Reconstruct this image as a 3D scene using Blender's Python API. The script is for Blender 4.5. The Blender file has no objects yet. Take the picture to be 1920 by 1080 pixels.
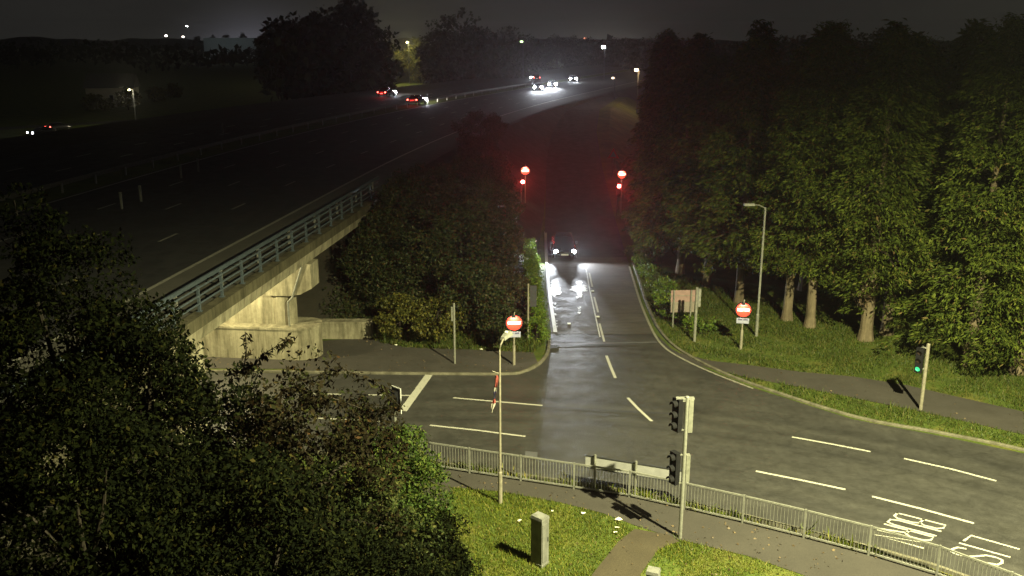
import bpy, math, random
import numpy as np
from mathutils import Vector, Matrix

random.seed(7)
RNG = np.random.default_rng(11)
R = math.radians
scene = bpy.context.scene
COL = scene.collection

# ------------------------------------------------------------------ camera
CAM_H, PITCH, FPX = 15.5, R(15.1), 1743.0
cam_d = bpy.data.cameras.new("camera")
cam_d.sensor_width = 36.0
cam_d.lens = FPX / 1920 * 36.0
cam_d.clip_start, cam_d.clip_end = 0.1, 6000
cam = bpy.data.objects.new("camera", cam_d)
COL.objects.link(cam)
cam.location = (0, 0, CAM_H)
cam.rotation_euler = (R(90) - PITCH, 0, 0)
scene.camera = cam

# ------------------------------------------------------------------ night sky
world = bpy.data.worlds.new("World")
scene.world = world
world.use_nodes = True
wn, wl = world.node_tree.nodes, world.node_tree.links
wn.clear()
w_out = wn.new("ShaderNodeOutputWorld")
w_bg = wn.new("ShaderNodeBackground")
w_bg.inputs["Strength"].default_value = 1.0
wl.new(w_bg.outputs[0], w_out.inputs[0])
w_tc = wn.new("ShaderNodeTexCoord")


def wmath(op, a, b=None):
    n = wn.new("ShaderNodeMath")
    n.operation = op
    for k, v in enumerate((a, b)):
        if v is None:
            continue
        if isinstance(v, (int, float)):
            n.inputs[k].default_value = v
        else:
            wl.new(v, n.inputs[k])
    return n.outputs[0]


def wcol(col, fac):
    n = wn.new("ShaderNodeVectorMath")
    n.operation = "SCALE"
    n.inputs[0].default_value = col
    wl.new(fac, n.inputs["Scale"])
    return n.outputs[0]


def wadd(a, b):
    n = wn.new("ShaderNodeVectorMath")
    n.operation = "ADD"
    wl.new(a, n.inputs[0])
    wl.new(b, n.inputs[1])
    return n.outputs[0]


w_sep = wn.new("ShaderNodeSeparateXYZ")
wl.new(w_tc.outputs["Generated"], w_sep.inputs[0])
w_z = wmath("MAXIMUM", w_sep.outputs["Z"], 0.0)
# light-polluted overcast: a little brighter towards the horizon
w_base = wmath("ADD", wmath("MULTIPLY", wmath("POWER", 2.718, wmath("MULTIPLY", w_z, -6.0)), 0.008), 0.0095)
w_noise = wn.new("ShaderNodeTexNoise")
w_noise.inputs["Scale"].default_value = 5.0
wl.new(w_tc.outputs["Generated"], w_noise.inputs["Vector"])
w_base = wmath("MULTIPLY", w_base, wmath("ADD", wmath("MULTIPLY", w_noise.outputs["Fac"], 0.5), 0.75))
w_sum = wcol((1.0, 0.97, 0.88), w_base)


def glow(px, col, amp, spread, zspread):
    """glow of a town below the horizon in the direction of image column px"""
    global w_sum
    az = math.atan2((px - 960), FPX / math.cos(PITCH))
    d = wn.new("ShaderNodeVectorMath")
    d.operation = "DOT_PRODUCT"
    wl.new(w_tc.outputs["Generated"], d.inputs[0])
    d.inputs[1].default_value = (math.sin(az), math.cos(az), 0)
    a = wmath("MULTIPLY", wmath("SUBTRACT", 1.0, d.outputs["Value"]), -1.0 / spread)
    b = wmath("MULTIPLY", w_z, -1.0 / zspread)
    w_sum = wadd(w_sum, wcol(col, wmath("MULTIPLY", wmath("POWER", 2.718, wmath("ADD", a, b)), amp)))


glow(478, (0.9, 0.9, 1.12), 0.07, 0.0012, 0.02)
glow(1140, (1.0, 0.97, 0.82), 0.03, 0.0010, 0.016)
glow(800, (1.0, 0.92, 0.75), 0.008, 0.02, 0.04)
wl.new(w_sum, w_bg.inputs["Color"])

# moonlight through the cloud: one weak, wide sun
sun_d = bpy.data.lights.new("sun", "SUN")
sun_d.energy = 0.012
sun_d.angle = R(10)
sun_d.color = (1.0, 0.95, 0.85)
sun = bpy.data.objects.new("sun", sun_d)
COL.objects.link(sun)
sun.location = (20, -20, 60)
sun.rotation_euler = (R(42), 0, R(25))

vs = scene.view_settings
vs.view_transform, vs.look = "Standard", "None"
vs.exposure, vs.gamma, vs.use_curve_mapping = 0.0, 1.0, False
scene.render.engine = "CYCLES"
scene.cycles.use_denoising = True
scene.cycles.max_bounces = 5
scene.cycles.diffuse_bounces = 2
scene.cycles.glossy_bounces = 2
scene.cycles.transmission_bounces = 3
scene.cycles.volume_bounces = 0
scene.cycles.transparent_max_bounces = 6
scene.cycles.sample_clamp_indirect = 2.0
scene.cycles.use_light_tree = True

# ------------------------------------------------------------------ survey helper
_s, _c = math.sin(PITCH), math.cos(PITCH)


def at(px, py, z=0.0):
    """point at height z that the surveyed photograph shows at (px, py)"""
    u, v = (px - 960) / FPX, -(py - 540) / FPX
    d = Vector((u, v * _s + _c, v * _c - _s))
    t = (z - CAM_H) / d.z
    return Vector((d.x * t, d.y * t, z))


def at_y(px, py, y):
    u, v = (px - 960) / FPX, -(py - 540) / FPX
    d = Vector((u, v * _s + _c, v * _c - _s))
    t = y / d.y
    return Vector((d.x * t, y, CAM_H + d.z * t))


# ------------------------------------------------------------------ objects
def tag(o, label=None, cat=None, group=None, kind=None):
    if label:
        o["label"] = label
    if cat:
        o["category"] = cat
    if group:
        o["group"] = group
    if kind:
        o["kind"] = kind
    return o


def empty(name, loc=(0, 0, 0), rz=0.0):
    o = bpy.data.objects.new(name, None)
    o.empty_display_size = 0.2
    COL.objects.link(o)
    o.location = loc
    o.rotation_euler = (0, 0, rz)
    return o


def link(name, me, parent=None, loc=None, rz=None):
    o = bpy.data.objects.new(name, me)
    COL.objects.link(o)
    if parent is not None:
        o.parent = parent
    if loc is not None:
        o.location = loc
    if rz is not None:
        o.rotation_euler = (0, 0, rz)
    return o


def copy_tree(o, parent=None):
    c = o.copy()
    COL.objects.link(c)
    if parent is not None:
        c.parent = parent
    for ch in list(o.children):
        copy_tree(ch, c)
    return c


class MB:
    """collects shapes for ONE mesh"""

    def __init__(self):
        self.v, self.f = [], []

    def add(self, vs_, fs_):
        n = len(self.v)
        self.v += [tuple(x) for x in vs_]
        self.f += [tuple(i + n for i in f) for f in fs_]
        return self

    def box(self, x0, y0, z0, x1, y1, z1, m=None):
        p = [(x0, y0, z0), (x1, y0, z0), (x1, y1, z0), (x0, y1, z0), (x0, y0, z1), (x1, y0, z1), (x1, y1, z1), (x0, y1, z1)]
        if m is not None:
            p = [m @ Vector(q) for q in p]
        return self.add(p, [(3, 2, 1, 0), (4, 5, 6, 7), (0, 1, 5, 4), (1, 2, 6, 5), (2, 3, 7, 6), (3, 0, 4, 7)])

    def tube(self, pts, rad, n=8, cap=True):
        pts = [Vector(p) for p in pts]
        if isinstance(rad, (int, float)):
            rad = [rad] * len(pts)
        rings = []
        for i, p in enumerate(pts):
            t = (pts[min(i + 1, len(pts) - 1)] - pts[max(i - 1, 0)]).normalized()
            a = Vector((0, 0, 1)) if abs(t.z) < 0.9 else Vector((1, 0, 0))
            x = t.cross(a).normalized()
            y = t.cross(x).normalized()
            rings.append([p + (x * math.cos(2 * math.pi * k / n) + y * math.sin(2 * math.pi * k / n)) * rad[i] for k in range(n)])
        vs_ = [q for r in rings for q in r]
        fs_ = []
        for i in range(len(pts) - 1):
            for k in range(n):
                k2 = (k + 1) % n
                fs_.append((i * n + k, i * n + k2, (i + 1) * n + k2, (i + 1) * n + k))
        if cap:
            fs_.append(tuple(range(n))[::-1])
            fs_.append(tuple((len(pts) - 1) * n + k for k in range(n)))
        return self.add(vs_, fs_)

    def beam(self, a, b, w, h):
        """square bar from a to b, w wide and h high, b may be higher"""
        a, b = Vector(a), Vector(b)
        t = (b - a).normalized()
        s = t.cross(Vector((0, 0, 1))).normalized() * (w / 2)
        u = s.cross(t).normalized() * (h / 2)
        if u.z < 0:
            u = -u
        p = [a - s - u, a + s - u, a + s + u, a - s + u, b - s - u, b + s - u, b + s + u, b - s + u]
        return self.add(p, [(0, 1, 2, 3), (7, 6, 5, 4), (0, 4, 5, 1), (1, 5, 6, 2), (2, 6, 7, 3), (3, 7, 4, 0)])

    def prism(self, poly, z0, z1):
        n = len(poly)
        vs_ = [(p[0], p[1], z0) for p in poly] + [(p[0], p[1], z1) for p in poly]
        fs_ = [tuple(range(n))[::-1], tuple(range(n, 2 * n))]
        for k in range(n):
            k2 = (k + 1) % n
            fs_.append((k, k2, n + k2, n + k))
        return self.add(vs_, fs_)

    def disc(self, c, r, axis="y", n=28, depth=0.01):
        c = Vector(c)
        ring = []
        for s in (-depth / 2, depth / 2):
            for k in range(n):
                a = 2 * math.pi * k / n
                if axis == "y":
                    ring.append(c + Vector((r * math.cos(a), s, r * math.sin(a))))
                elif axis == "x":
                    ring.append(c + Vector((s, r * math.cos(a), r * math.sin(a))))
                else:
                    ring.append(c + Vector((r * math.cos(a), r * math.sin(a), s)))
        fs_ = [tuple(range(n)), tuple(range(n, 2 * n))[::-1]]
        for k in range(n):
            k2 = (k + 1) % n
            fs_.append((k, n + k, n + k2, k2))
        return self.add(ring, fs_)

    def mesh(self, name, m, smooth=False):
        me = bpy.data.meshes.new(name)
        me.from_pydata(self.v, [], self.f)
        if m is not None:
            me.materials.append(m)
        if smooth:
            me.polygons.foreach_set("use_smooth", [True] * len(me.polygons))
        me.update()
        return me

    def build(self, name, m, parent=None, smooth=False, **kw):
        return link(name, self.mesh(name, m, smooth), parent, **kw)


def quads_mesh(name, V, m, n=4):
    """V: (N, n, 3) array of separate faces"""
    N = V.shape[0]
    me = bpy.data.meshes.new(name)
    me.vertices.add(N * n)
    me.vertices.foreach_set("co", V.reshape(-1).astype(np.float32))
    me.loops.add(N * n)
    me.loops.foreach_set("vertex_index", np.arange(N * n, dtype=np.int32))
    me.polygons.add(N)
    me.polygons.foreach_set("loop_start", np.arange(0, N * n, n, dtype=np.int32))
    me.materials.append(m)
    me.update(calc_edges=True)
    me.validate()
    return me


# ------------------------------------------------------------------ materials
class NT:
    def __init__(self, name):
        self.m = bpy.data.materials.new(name)
        self.m.use_nodes = True
        self.n, self.l = self.m.node_tree.nodes, self.m.node_tree.links
        self.b = self.n["Principled BSDF"]
        g = self.n.new("ShaderNodeNewGeometry")
        self.pos, self.isl = g.outputs["Position"], g.outputs["Random Per Island"]

    def noise(self, scale, detail=4, rough=0.6, vec=None, stretch=None):
        n = self.n.new("ShaderNodeTexNoise")
        n.inputs["Scale"].default_value = scale
        n.inputs["Detail"].default_value = detail
        n.inputs["Roughness"].default_value = rough
        v = vec or self.pos
        if stretch:
            mp = self.n.new("ShaderNodeMapping")
            mp.inputs["Scale"].default_value = stretch
            self.l.new(v, mp.inputs["Vector"])
            v = mp.outputs[0]
        self.l.new(v, n.inputs["Vector"])
        return n.outputs["Fac"]

    def ramp(self, fac, stops):
        r = self.n.new("ShaderNodeValToRGB")
        e = r.color_ramp.elements
        e[0].position, e[0].color = stops[0][0], (*stops[0][1], 1)
        e[1].position, e[1].color = stops[-1][0], (*stops[-1][1], 1)
        for p, c in stops[1:-1]:
            k = e.new(p)
            k.color = (*c, 1)
        self.l.new(fac, r.inputs[0])
        return r.outputs[0]

    def mix(self, fac, a, b, mode="MIX"):
        x = self.n.new("ShaderNodeMix")
        x.data_type = "RGBA"
        x.blend_type = mode
        for sock, v in ((x.inputs[0], fac), (x.inputs[6], a), (x.inputs[7], b)):
            if isinstance(v, (int, float)):
                sock.default_value = v
            elif isinstance(v, tuple):
                sock.default_value = (*v, 1)
            else:
                self.l.new(v, sock)
        return x.outputs[2]

    def set(self, col=None, rough=None, metal=None, spec=None, bump=None, bump_d=0.02, bump_s=0.4, em=None, em_s=0):
        b = self.b
        for key, v in (("Base Color", col), ("Roughness", rough), ("Metallic", metal), ("Specular IOR Level", spec), ("Emission Color", em)):
            if v is None:
                continue
            if isinstance(v, (int, float)):
                b.inputs[key].default_value = v
            elif isinstance(v, tuple):
                b.inputs[key].default_value = (*v, 1)
            else:
                self.l.new(v, b.inputs[key])
        if em is not None:
            b.inputs["Emission Strength"].default_value = em_s
        if bump is not None:
            k = self.n.new("ShaderNodeBump")
            k.inputs["Strength"].default_value = bump_s
            k.inputs["Distance"].default_value = bump_d
            self.l.new(bump, k.inputs["Height"])
            self.l.new(k.outputs[0], b.inputs["Normal"])
        return self.m


def plain(name, col, rough=0.5, metal=0.0, var=0.25, scale=6.0, spec=0.5):
    t = NT(name)
    n = t.noise(scale, 5)
    lo = tuple(c * (1 - var) for c in col)
    hi = tuple(min(1, c * (1 + var)) for c in col)
    return t.set(t.ramp(n, [(0.3, lo), (0.7, hi)]), rough, metal, spec)


def emit(name, col, s):
    t = NT(name)
    n = t.noise(30, 1)
    return t.set(t.ramp(n, [(0.0, tuple(c * 0.95 for c in col)), (1.0, col)]), 0.3, em=col, em_s=s)


def asphalt(name, lo, hi, speck=0.5, rough=0.55, streak=None, bump=0.5, tracks=None, spec=0.5):
    t = NT(name)
    big = t.noise(0.35, 5, 0.65)
    fine = t.noise(28, 3, 0.7)
    c = t.ramp(big, [(0.3, lo), (0.7, hi)])
    c = t.mix(speck, c, t.ramp(fine, [(0.3, (0.35, 0.35, 0.35)), (0.72, (1.55, 1.55, 1.5))]), "MULTIPLY")
    if streak:
        st = t.noise(1.0, 4, 0.7, stretch=streak)
        c = t.mix(0.75, c, t.ramp(st, [(0.32, (0.5, 0.5, 0.5)), (0.62, (1.2, 1.2, 1.18))]), "MULTIPLY")
    if tracks:
        # tyre-polished bands that follow the circulating lanes
        vd = t.n.new("ShaderNodeVectorMath")
        vd.operation = "DISTANCE"
        t.l.new(t.pos, vd.inputs[0])
        vd.inputs[1].default_value = tracks
        cx = t.n.new("ShaderNodeCombineXYZ")
        t.l.new(vd.outputs["Value"], cx.inputs[0])
        tk = t.noise(0.9, 3, 0.6, vec=cx.outputs[0])
        c = t.mix(0.65, c, t.ramp(tk, [(0.34, (0.62, 0.62, 0.62)), (0.6, (1.18, 1.17, 1.14))]), "MULTIPLY")
        mid = t.noise(2.6, 5, 0.75)
        c = t.mix(0.4, c, t.ramp(mid, [(0.36, (0.6, 0.6, 0.6)), (0.6, (1.15, 1.15, 1.15))]), "MULTIPLY")
        vo = t.n.new("ShaderNodeTexVoronoi")
        vo.feature = "DISTANCE_TO_EDGE"
        vo.inputs["Scale"].default_value = 0.22
        wv = t.n.new("ShaderNodeVectorMath")
        wv.operation = "ADD"
        nn = t.n.new("ShaderNodeTexNoise")
        nn.inputs["Scale"].default_value = 0.8
        t.l.new(t.pos, nn.inputs["Vector"])
        t.l.new(t.pos, wv.inputs[0])
        t.l.new(nn.outputs["Color"], wv.inputs[1])
        t.l.new(wv.outputs[0], vo.inputs["Vector"])
        c = t.mix(0.22, c, t.ramp(vo.outputs["Distance"], [(0.004, (0.35, 0.35, 0.35)), (0.010, (1, 1, 1))]), "MULTIPLY")
    r = t.ramp(t.noise(1.3, 4), [(0.3, (rough - 0.12,) * 3), (0.7, (rough + 0.12,) * 3)])
    return t.set(c, r, spec=spec, bump=t.noise(22, 3, 0.7), bump_d=0.012, bump_s=bump)


def foliage(name, stops, rough=0.55, spec=0.25, trans=0.25):
    t = NT(name)
    big = t.noise(0.55, 3)
    c = t.ramp(t.isl, stops)
    c = t.mix(0.6, c, t.ramp(big, [(0.3, (0.6, 0.6, 0.6)), (0.7, (1.35, 1.3, 1.2))]), "MULTIPLY")
    m = t.set(c, rough, spec=spec)
    tr = t.n.new("ShaderNodeBsdfTranslucent")
    t.l.new(c, tr.inputs["Color"])
    mx = t.n.new("ShaderNodeMixShader")
    mx.inputs[0].default_value = trans
    t.l.new(t.b.outputs[0], mx.inputs[1])
    t.l.new(tr.outputs[0], mx.inputs[2])
    t.l.new(mx.outputs[0], t.n["Material Output"].inputs["Surface"])
    return m


M = {}
M["road"] = asphalt("roundabout asphalt", (0.036, 0.035, 0.033), (0.056, 0.054, 0.049), 0.75, 0.55, tracks=(-1.5, 6.0, 0))
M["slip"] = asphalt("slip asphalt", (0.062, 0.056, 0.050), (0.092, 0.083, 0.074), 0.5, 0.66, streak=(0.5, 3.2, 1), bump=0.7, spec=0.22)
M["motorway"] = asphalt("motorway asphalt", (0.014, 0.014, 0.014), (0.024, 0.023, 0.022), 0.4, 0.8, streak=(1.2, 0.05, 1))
M["shoulder"] = asphalt("shoulder concrete", (0.05, 0.048, 0.036), (0.075, 0.07, 0.054), 0.3, 0.85)
M["patch"] = asphalt("reinstated asphalt", (0.085, 0.085, 0.09), (0.11, 0.11, 0.115), 0.4, 0.5)
M["footway"] = asphalt("footway asphalt", (0.034, 0.030, 0.025), (0.052, 0.046, 0.038), 0.5, 0.85)
M["dirtpath"] = asphalt("trodden path", (0.034, 0.026, 0.015), (0.06, 0.048, 0.027), 0.5, 0.85)


def ground_mat():
    t = NT("grassy ground")
    a = t.noise(0.5, 5, 0.65)
    b = t.noise(9, 4, 0.7)
    c = t.ramp(a, [(0.28, (0.034, 0.046, 0.010)), (0.5, (0.062, 0.088, 0.014)), (0.72, (0.125, 0.112, 0.03))])
    c = t.mix(0.7, c, t.ramp(b, [(0.3, (0.5, 0.5, 0.5)), (0.7, (1.5, 1.5, 1.4))]), "MULTIPLY")
    return t.set(c, 0.85, spec=0.2, bump=b, bump_d=0.06, bump_s=0.7)


M["ground"] = ground_mat()
M["soil"] = asphalt("leafy soil", (0.018, 0.016, 0.010), (0.04, 0.034, 0.02), 0.6, 0.9)


def paint_mat(name, col, under, wear):
    t = NT(name)
    n = t.noise(7, 6, 0.75)
    f = t.ramp(n, [(wear - 0.06, (0, 0, 0)), (wear + 0.06, (1, 1, 1))])
    c = t.mix(f, under, col)
    c = t.mix(0.35, c, t.ramp(t.noise(40, 2), [(0.3, (0.6,) * 3), (0.7, (1.2,) * 3)]), "MULTIPLY")
    return t.set(c, 0.5, bump=n, bump_d=0.01, bump_s=0.3)


M["paint"] = paint_mat("road paint", (0.46, 0.45, 0.38), (0.10, 0.095, 0.08), 0.36)
M["worn"] = paint_mat("worn road paint", (0.6, 0.6, 0.58), (0.09, 0.085, 0.08), 0.42)
M["dim_paint"] = paint_mat("dirty road paint", (0.27, 0.26, 0.21), (0.07, 0.07, 0.06), 0.42)


def concrete_mat(name, lo, hi):
    t = NT(name)
    st = t.noise(1.0, 5, 0.7, stretch=(2.2, 2.2, 0.25))
    c = t.ramp(st, [(0.3, lo), (0.62, hi)])
    c = t.mix(0.5, c, t.ramp(t.noise(3, 6, 0.7), [(0.35, (0.55, 0.56, 0.5)), (0.6, (1.1, 1.1, 1.1))]), "MULTIPLY")
    return t.set(c, 0.85, spec=0.3, bump=t.noise(14, 4), bump_d=0.015, bump_s=0.4)


M["concrete"] = concrete_mat("bridge concrete", (0.09, 0.08, 0.048), (0.34, 0.31, 0.215))
M["fascia"] = concrete_mat("mossy concrete", (0.03, 0.027, 0.014), (0.10, 0.09, 0.054))
M["kerb"] = concrete_mat("kerb concrete", (0.07, 0.064, 0.045), (0.17, 0.158, 0.115))
M["stone"] = concrete_mat("cabinet grey", (0.10, 0.10, 0.09), (0.20, 0.20, 0.18))
M["galv"] = plain("galvanised steel", (0.25, 0.25, 0.215), 0.55, 0.35, 0.2, 9)
M["dark_steel"] = plain("weathered steel", (0.12, 0.115, 0.095), 0.7, 0.2, 0.25, 5)
M["pole"] = plain("dull grey pole", (0.2, 0.2, 0.165), 0.6, 0.2, 0.25, 7)
M["buff"] = plain("buff pole", (0.23, 0.21, 0.155), 0.6, 0.1, 0.25, 7)
M["bluerail"] = plain("blue grey rail paint", (0.085, 0.108, 0.125), 0.5, 0.3, 0.2, 6)
M["alu"] = plain("aluminium sheet back", (0.38, 0.38, 0.37), 0.5, 0.25, 0.12, 3)
M["tan_back"] = plain("tan sign back", (0.22, 0.185, 0.15), 0.6, 0.1, 0.15, 4)
M["black"] = plain("black plastic", (0.010, 0.010, 0.011), 0.8, 0, 0.3, 10, spec=0.12)
M["dark"] = plain("dark grey board", (0.035, 0.036, 0.042), 0.5, 0, 0.2, 6)
M["white"] = plain("white sheet", (0.72, 0.72, 0.68), 0.5, 0, 0.1, 5)
M["red"] = plain("sign red", (0.62, 0.035, 0.02), 0.5, 0, 0.1, 5)
M["plate"] = plain("plate grey", (0.24, 0.25, 0.31), 0.5, 0, 0.12, 8)
M["ink"] = plain("dark blue lettering", (0.03, 0.03, 0.07), 0.5, 0, 0.1, 8)
M["litter"] = plain("crumpled paper", (0.75, 0.74, 0.60), 0.7, 0, 0.15, 20)
M["card"] = plain("brown card", (0.32, 0.2, 0.12), 0.8, 0, 0.2, 20)
M["bark"] = concrete_mat("bark", (0.05, 0.038, 0.022), (0.17, 0.135, 0.085))
M["darkbark"] = concrete_mat("dark bark", (0.01, 0.008, 0.005), (0.028, 0.022, 0.014))
M["rubber"] = plain("tyre rubber", (0.012, 0.012, 0.012), 0.8, 0, 0.2, 10)
M["rim"] = plain("alloy rim", (0.4, 0.4, 0.42), 0.35, 0.8, 0.1, 10)
M["glass"] = plain("dark car glass", (0.01, 0.011, 0.013), 0.08, 0, 0.1, 3, spec=0.7)
M["car_dark"] = plain("dark blue car paint", (0.012, 0.014, 0.022), 0.25, 0.2, 0.1, 3)
M["car_red"] = plain("dark red car paint", (0.06, 0.01, 0.01), 0.25, 0.2, 0.1, 3)
M["car_grey"] = plain("grey car paint", (0.09, 0.09, 0.095), 0.25, 0.4, 0.1, 3)
M["head_on"] = emit("lit headlamp", (0.92, 0.95, 1.0), 60)
M["head_far"] = emit("lit headlamp far", (0.85, 0.9, 1.0), 300)
M["tail_on"] = emit("lit tail lamp", (1.0, 0.10, 0.07), 14)
M["tail_off"] = plain("tail lamp glass", (0.2, 0.01, 0.01), 0.2, 0, 0.1, 5)
M["red_on"] = emit("red signal lit", (1.0, 0.06, 0.05), 160)
M["green_on"] = emit("green signal lit", (0.06, 0.85, 0.30), 1.3)
M["lens_off"] = plain("signal lens unlit", (0.03, 0.02, 0.015), 0.2, 0, 0.2, 9)
M["lamp_cool"] = emit("cool lantern", (1.0, 1.0, 1.0), 90)
M["lamp_warm"] = emit("sodium lantern", (1.0, 0.75, 0.45), 60)
M["lamp_small"] = emit("warm sign lamp", (1.0, 0.85, 0.6), 4)
M["house"] = plain("pale render", (0.5, 0.47, 0.38), 0.8, 0, 0.1, 1)
M["roof"] = plain("roof slate", (0.05, 0.05, 0.05), 0.8, 0, 0.2, 2)
M["shed"] = plain("pale cladding", (0.42, 0.48, 0.5), 0.6, 0, 0.06, 0.1)
M["hill"] = plain("dark hill", (0.008, 0.009, 0.006), 0.95, 0, 0.3, 0.02, spec=0.05)

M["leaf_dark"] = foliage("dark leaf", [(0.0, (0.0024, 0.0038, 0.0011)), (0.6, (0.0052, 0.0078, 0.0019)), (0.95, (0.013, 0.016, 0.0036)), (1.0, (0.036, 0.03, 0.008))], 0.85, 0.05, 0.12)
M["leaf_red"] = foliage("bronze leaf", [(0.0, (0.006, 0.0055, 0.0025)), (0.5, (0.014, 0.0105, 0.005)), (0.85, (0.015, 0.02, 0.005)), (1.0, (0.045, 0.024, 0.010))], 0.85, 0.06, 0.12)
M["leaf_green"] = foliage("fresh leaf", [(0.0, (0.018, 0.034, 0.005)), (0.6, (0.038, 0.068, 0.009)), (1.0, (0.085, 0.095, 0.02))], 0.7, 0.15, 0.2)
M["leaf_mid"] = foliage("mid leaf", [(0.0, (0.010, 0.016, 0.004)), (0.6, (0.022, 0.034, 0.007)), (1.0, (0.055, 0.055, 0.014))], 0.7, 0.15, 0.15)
M["leaf_bush"] = foliage("bush leaf", [(0.0, (0.016, 0.022, 0.008)), (0.6, (0.032, 0.046, 0.013)), (0.92, (0.055, 0.058, 0.018)), (1.0, (0.07, 0.045, 0.015))])
M["leaf_brown"] = foliage("brownish bush leaf", [(0.0, (0.018, 0.016, 0.009)), (0.6, (0.036, 0.034, 0.016)), (1.0, (0.07, 0.055, 0.02))])
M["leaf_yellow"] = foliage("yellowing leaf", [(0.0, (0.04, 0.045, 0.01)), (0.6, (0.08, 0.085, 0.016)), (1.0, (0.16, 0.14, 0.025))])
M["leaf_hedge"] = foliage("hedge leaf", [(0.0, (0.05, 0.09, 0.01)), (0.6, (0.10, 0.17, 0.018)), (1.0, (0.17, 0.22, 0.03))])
M["needle"] = foliage("conifer spray", [(0.0, (0.020, 0.032, 0.005)), (0.55, (0.050, 0.072, 0.009)), (0.93, (0.092, 0.112, 0.016)), (1.0, (0.105, 0.072, 0.028))], 0.7, 0.12, 0.12)
M["needle_dead"] = foliage("dead conifer spray", [(0.0, (0.07, 0.05, 0.03)), (1.0, (0.16, 0.12, 0.07))], trans=0.1)
M["silhouette"] = foliage("far tree leaf", [(0.0, (0.012, 0.015, 0.007)), (1.0, (0.035, 0.042, 0.014))])
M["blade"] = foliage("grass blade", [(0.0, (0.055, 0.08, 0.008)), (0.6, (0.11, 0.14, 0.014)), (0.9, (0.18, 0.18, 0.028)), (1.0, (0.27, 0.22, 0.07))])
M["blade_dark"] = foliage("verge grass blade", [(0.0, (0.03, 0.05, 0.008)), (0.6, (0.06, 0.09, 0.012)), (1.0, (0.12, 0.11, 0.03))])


# ------------------------------------------------------------------ lights
def spot(name, loc, target, watts, col, size_deg, blend, radius, parent=None):
    d = bpy.data.lights.new(name, "SPOT")
    d.energy, d.color = watts, col
    d.spot_size, d.spot_blend, d.shadow_soft_size = R(size_deg), blend, radius
    o = bpy.data.objects.new(name, d)
    COL.objects.link(o)
    o.location = loc
    o.rotation_euler = (Vector(target) - Vector(loc)).to_track_quat("-Z", "Y").to_euler()
    if parent is not None:
        o.parent = parent
    return o


def point(name, loc, watts, col, radius, parent=None):
    d = bpy.data.lights.new(name, "POINT")
    d.energy, d.color, d.shadow_soft_size = watts, col, radius
    o = bpy.data.objects.new(name, d)
    COL.objects.link(o)
    o.location = loc
    if parent is not None:
        o.parent = parent
    return o


# ================================================================== THE GROUND
def sheet(name, poly, z, m, kind="structure", parent=None):
    mb = MB()
    mb.add([(p[0], p[1], z) for p in poly], [tuple(range(len(poly)))])
    o = mb.build(name, m, parent)
    if kind and parent is None:
        o["kind"] = kind
    return o


g = MB()
g.add([(-2500, -60, -0.012), (2500, -60, -0.012), (2500, 4000, -0.012), (-2500, 4000, -0.012)], [(0, 1, 2, 3)])
tag(g.build("ground", M["ground"]), kind="structure")

# --- motorway line: right-hand deck edge, straight to y=65 then easing right
DIRX = 0.1136


def curve_shift(y):
    if y < 65:
        return 0.0
    if y < 165:
        return 0.0011 * (y - 65) ** 2
    return 11.0 + 0.22 * (y - 165)


def edge_x(y):
    return -8.74 + (y - 53.7) * DIRX + curve_shift(y)


DECK = 5.7


def bank_z(x, y):
    """embankment of the motorway, both sides of the bridge"""
    if y > 40:
        side = DECK - 0.62 * max(0.0, x - edge_x(y) - 0.2)
        front = 0.75 + (y - 47.6) * 0.46
        top = DECK if y > 57 else 4.3
    else:
        side = DECK - 0.62 * max(0.0, x - edge_x(y) - 0.2)
        front = (30.5 - y) * 0.5
        top = DECK if y < 20 else 4.4
    return max(-0.4, min(side, front, top))


def heightfield(name, xs, ys, fn, m):
    mb = MB()
    vs_ = [(x, y, fn(x, y)) for y in ys for x in xs]
    nx = len(xs)
    fs_ = []
    for j in range(len(ys) - 1):
        for i in range(nx - 1):
            q = [j * nx + i, j * nx + i + 1, (j + 1) * nx + i + 1, (j + 1) * nx + i]
            if max(vs_[k][2] for k in q) > -0.1:
                fs_.append(tuple(q))
    mb.add(vs_, fs_)
    o = mb.build(name, m, smooth=True)
    tag(o, kind="structure")
    return o


heightfield("embankment", [edge_x(57) + d for d in list(np.arange(-46, -2, 4)) + list(np.arange(-2, 12.1, 0.8))],
            [47.7, 48.5, 49.5, 50.5, 52, 53.5, 55, 56.4, 57.01, 58, 60, 62, 65, 68], bank_z, M["soil"])
# beyond the bridge the bank follows the curve of the motorway
mb = MB()
ys = list(np.arange(66, 700, 6.0))
prof = [(-60, -0.6), (-48, DECK - 0.05), (0.2, DECK - 0.05), (9.6, -0.3)]
for y in ys:
    e = edge_x(y)
    mb.v += [(e + a, y, z) for a, z in prof]
for j in range(len(ys) - 1):
    for i in range(3):
        mb.f.append((j * 4 + i, j * 4 + i + 1, j * 4 + 5 + i, j * 4 + 4 + i))
tag(mb.build("embankment", M["soil"], smooth=False), kind="structure")
heightfield("embankment", [edge_x(20) + d for d in list(np.arange(-46, -2, 4)) + list(np.arange(-2, 12.1, 1.0))],
            list(np.arange(-60, 31, 3.0)), bank_z, M["soil"])

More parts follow.
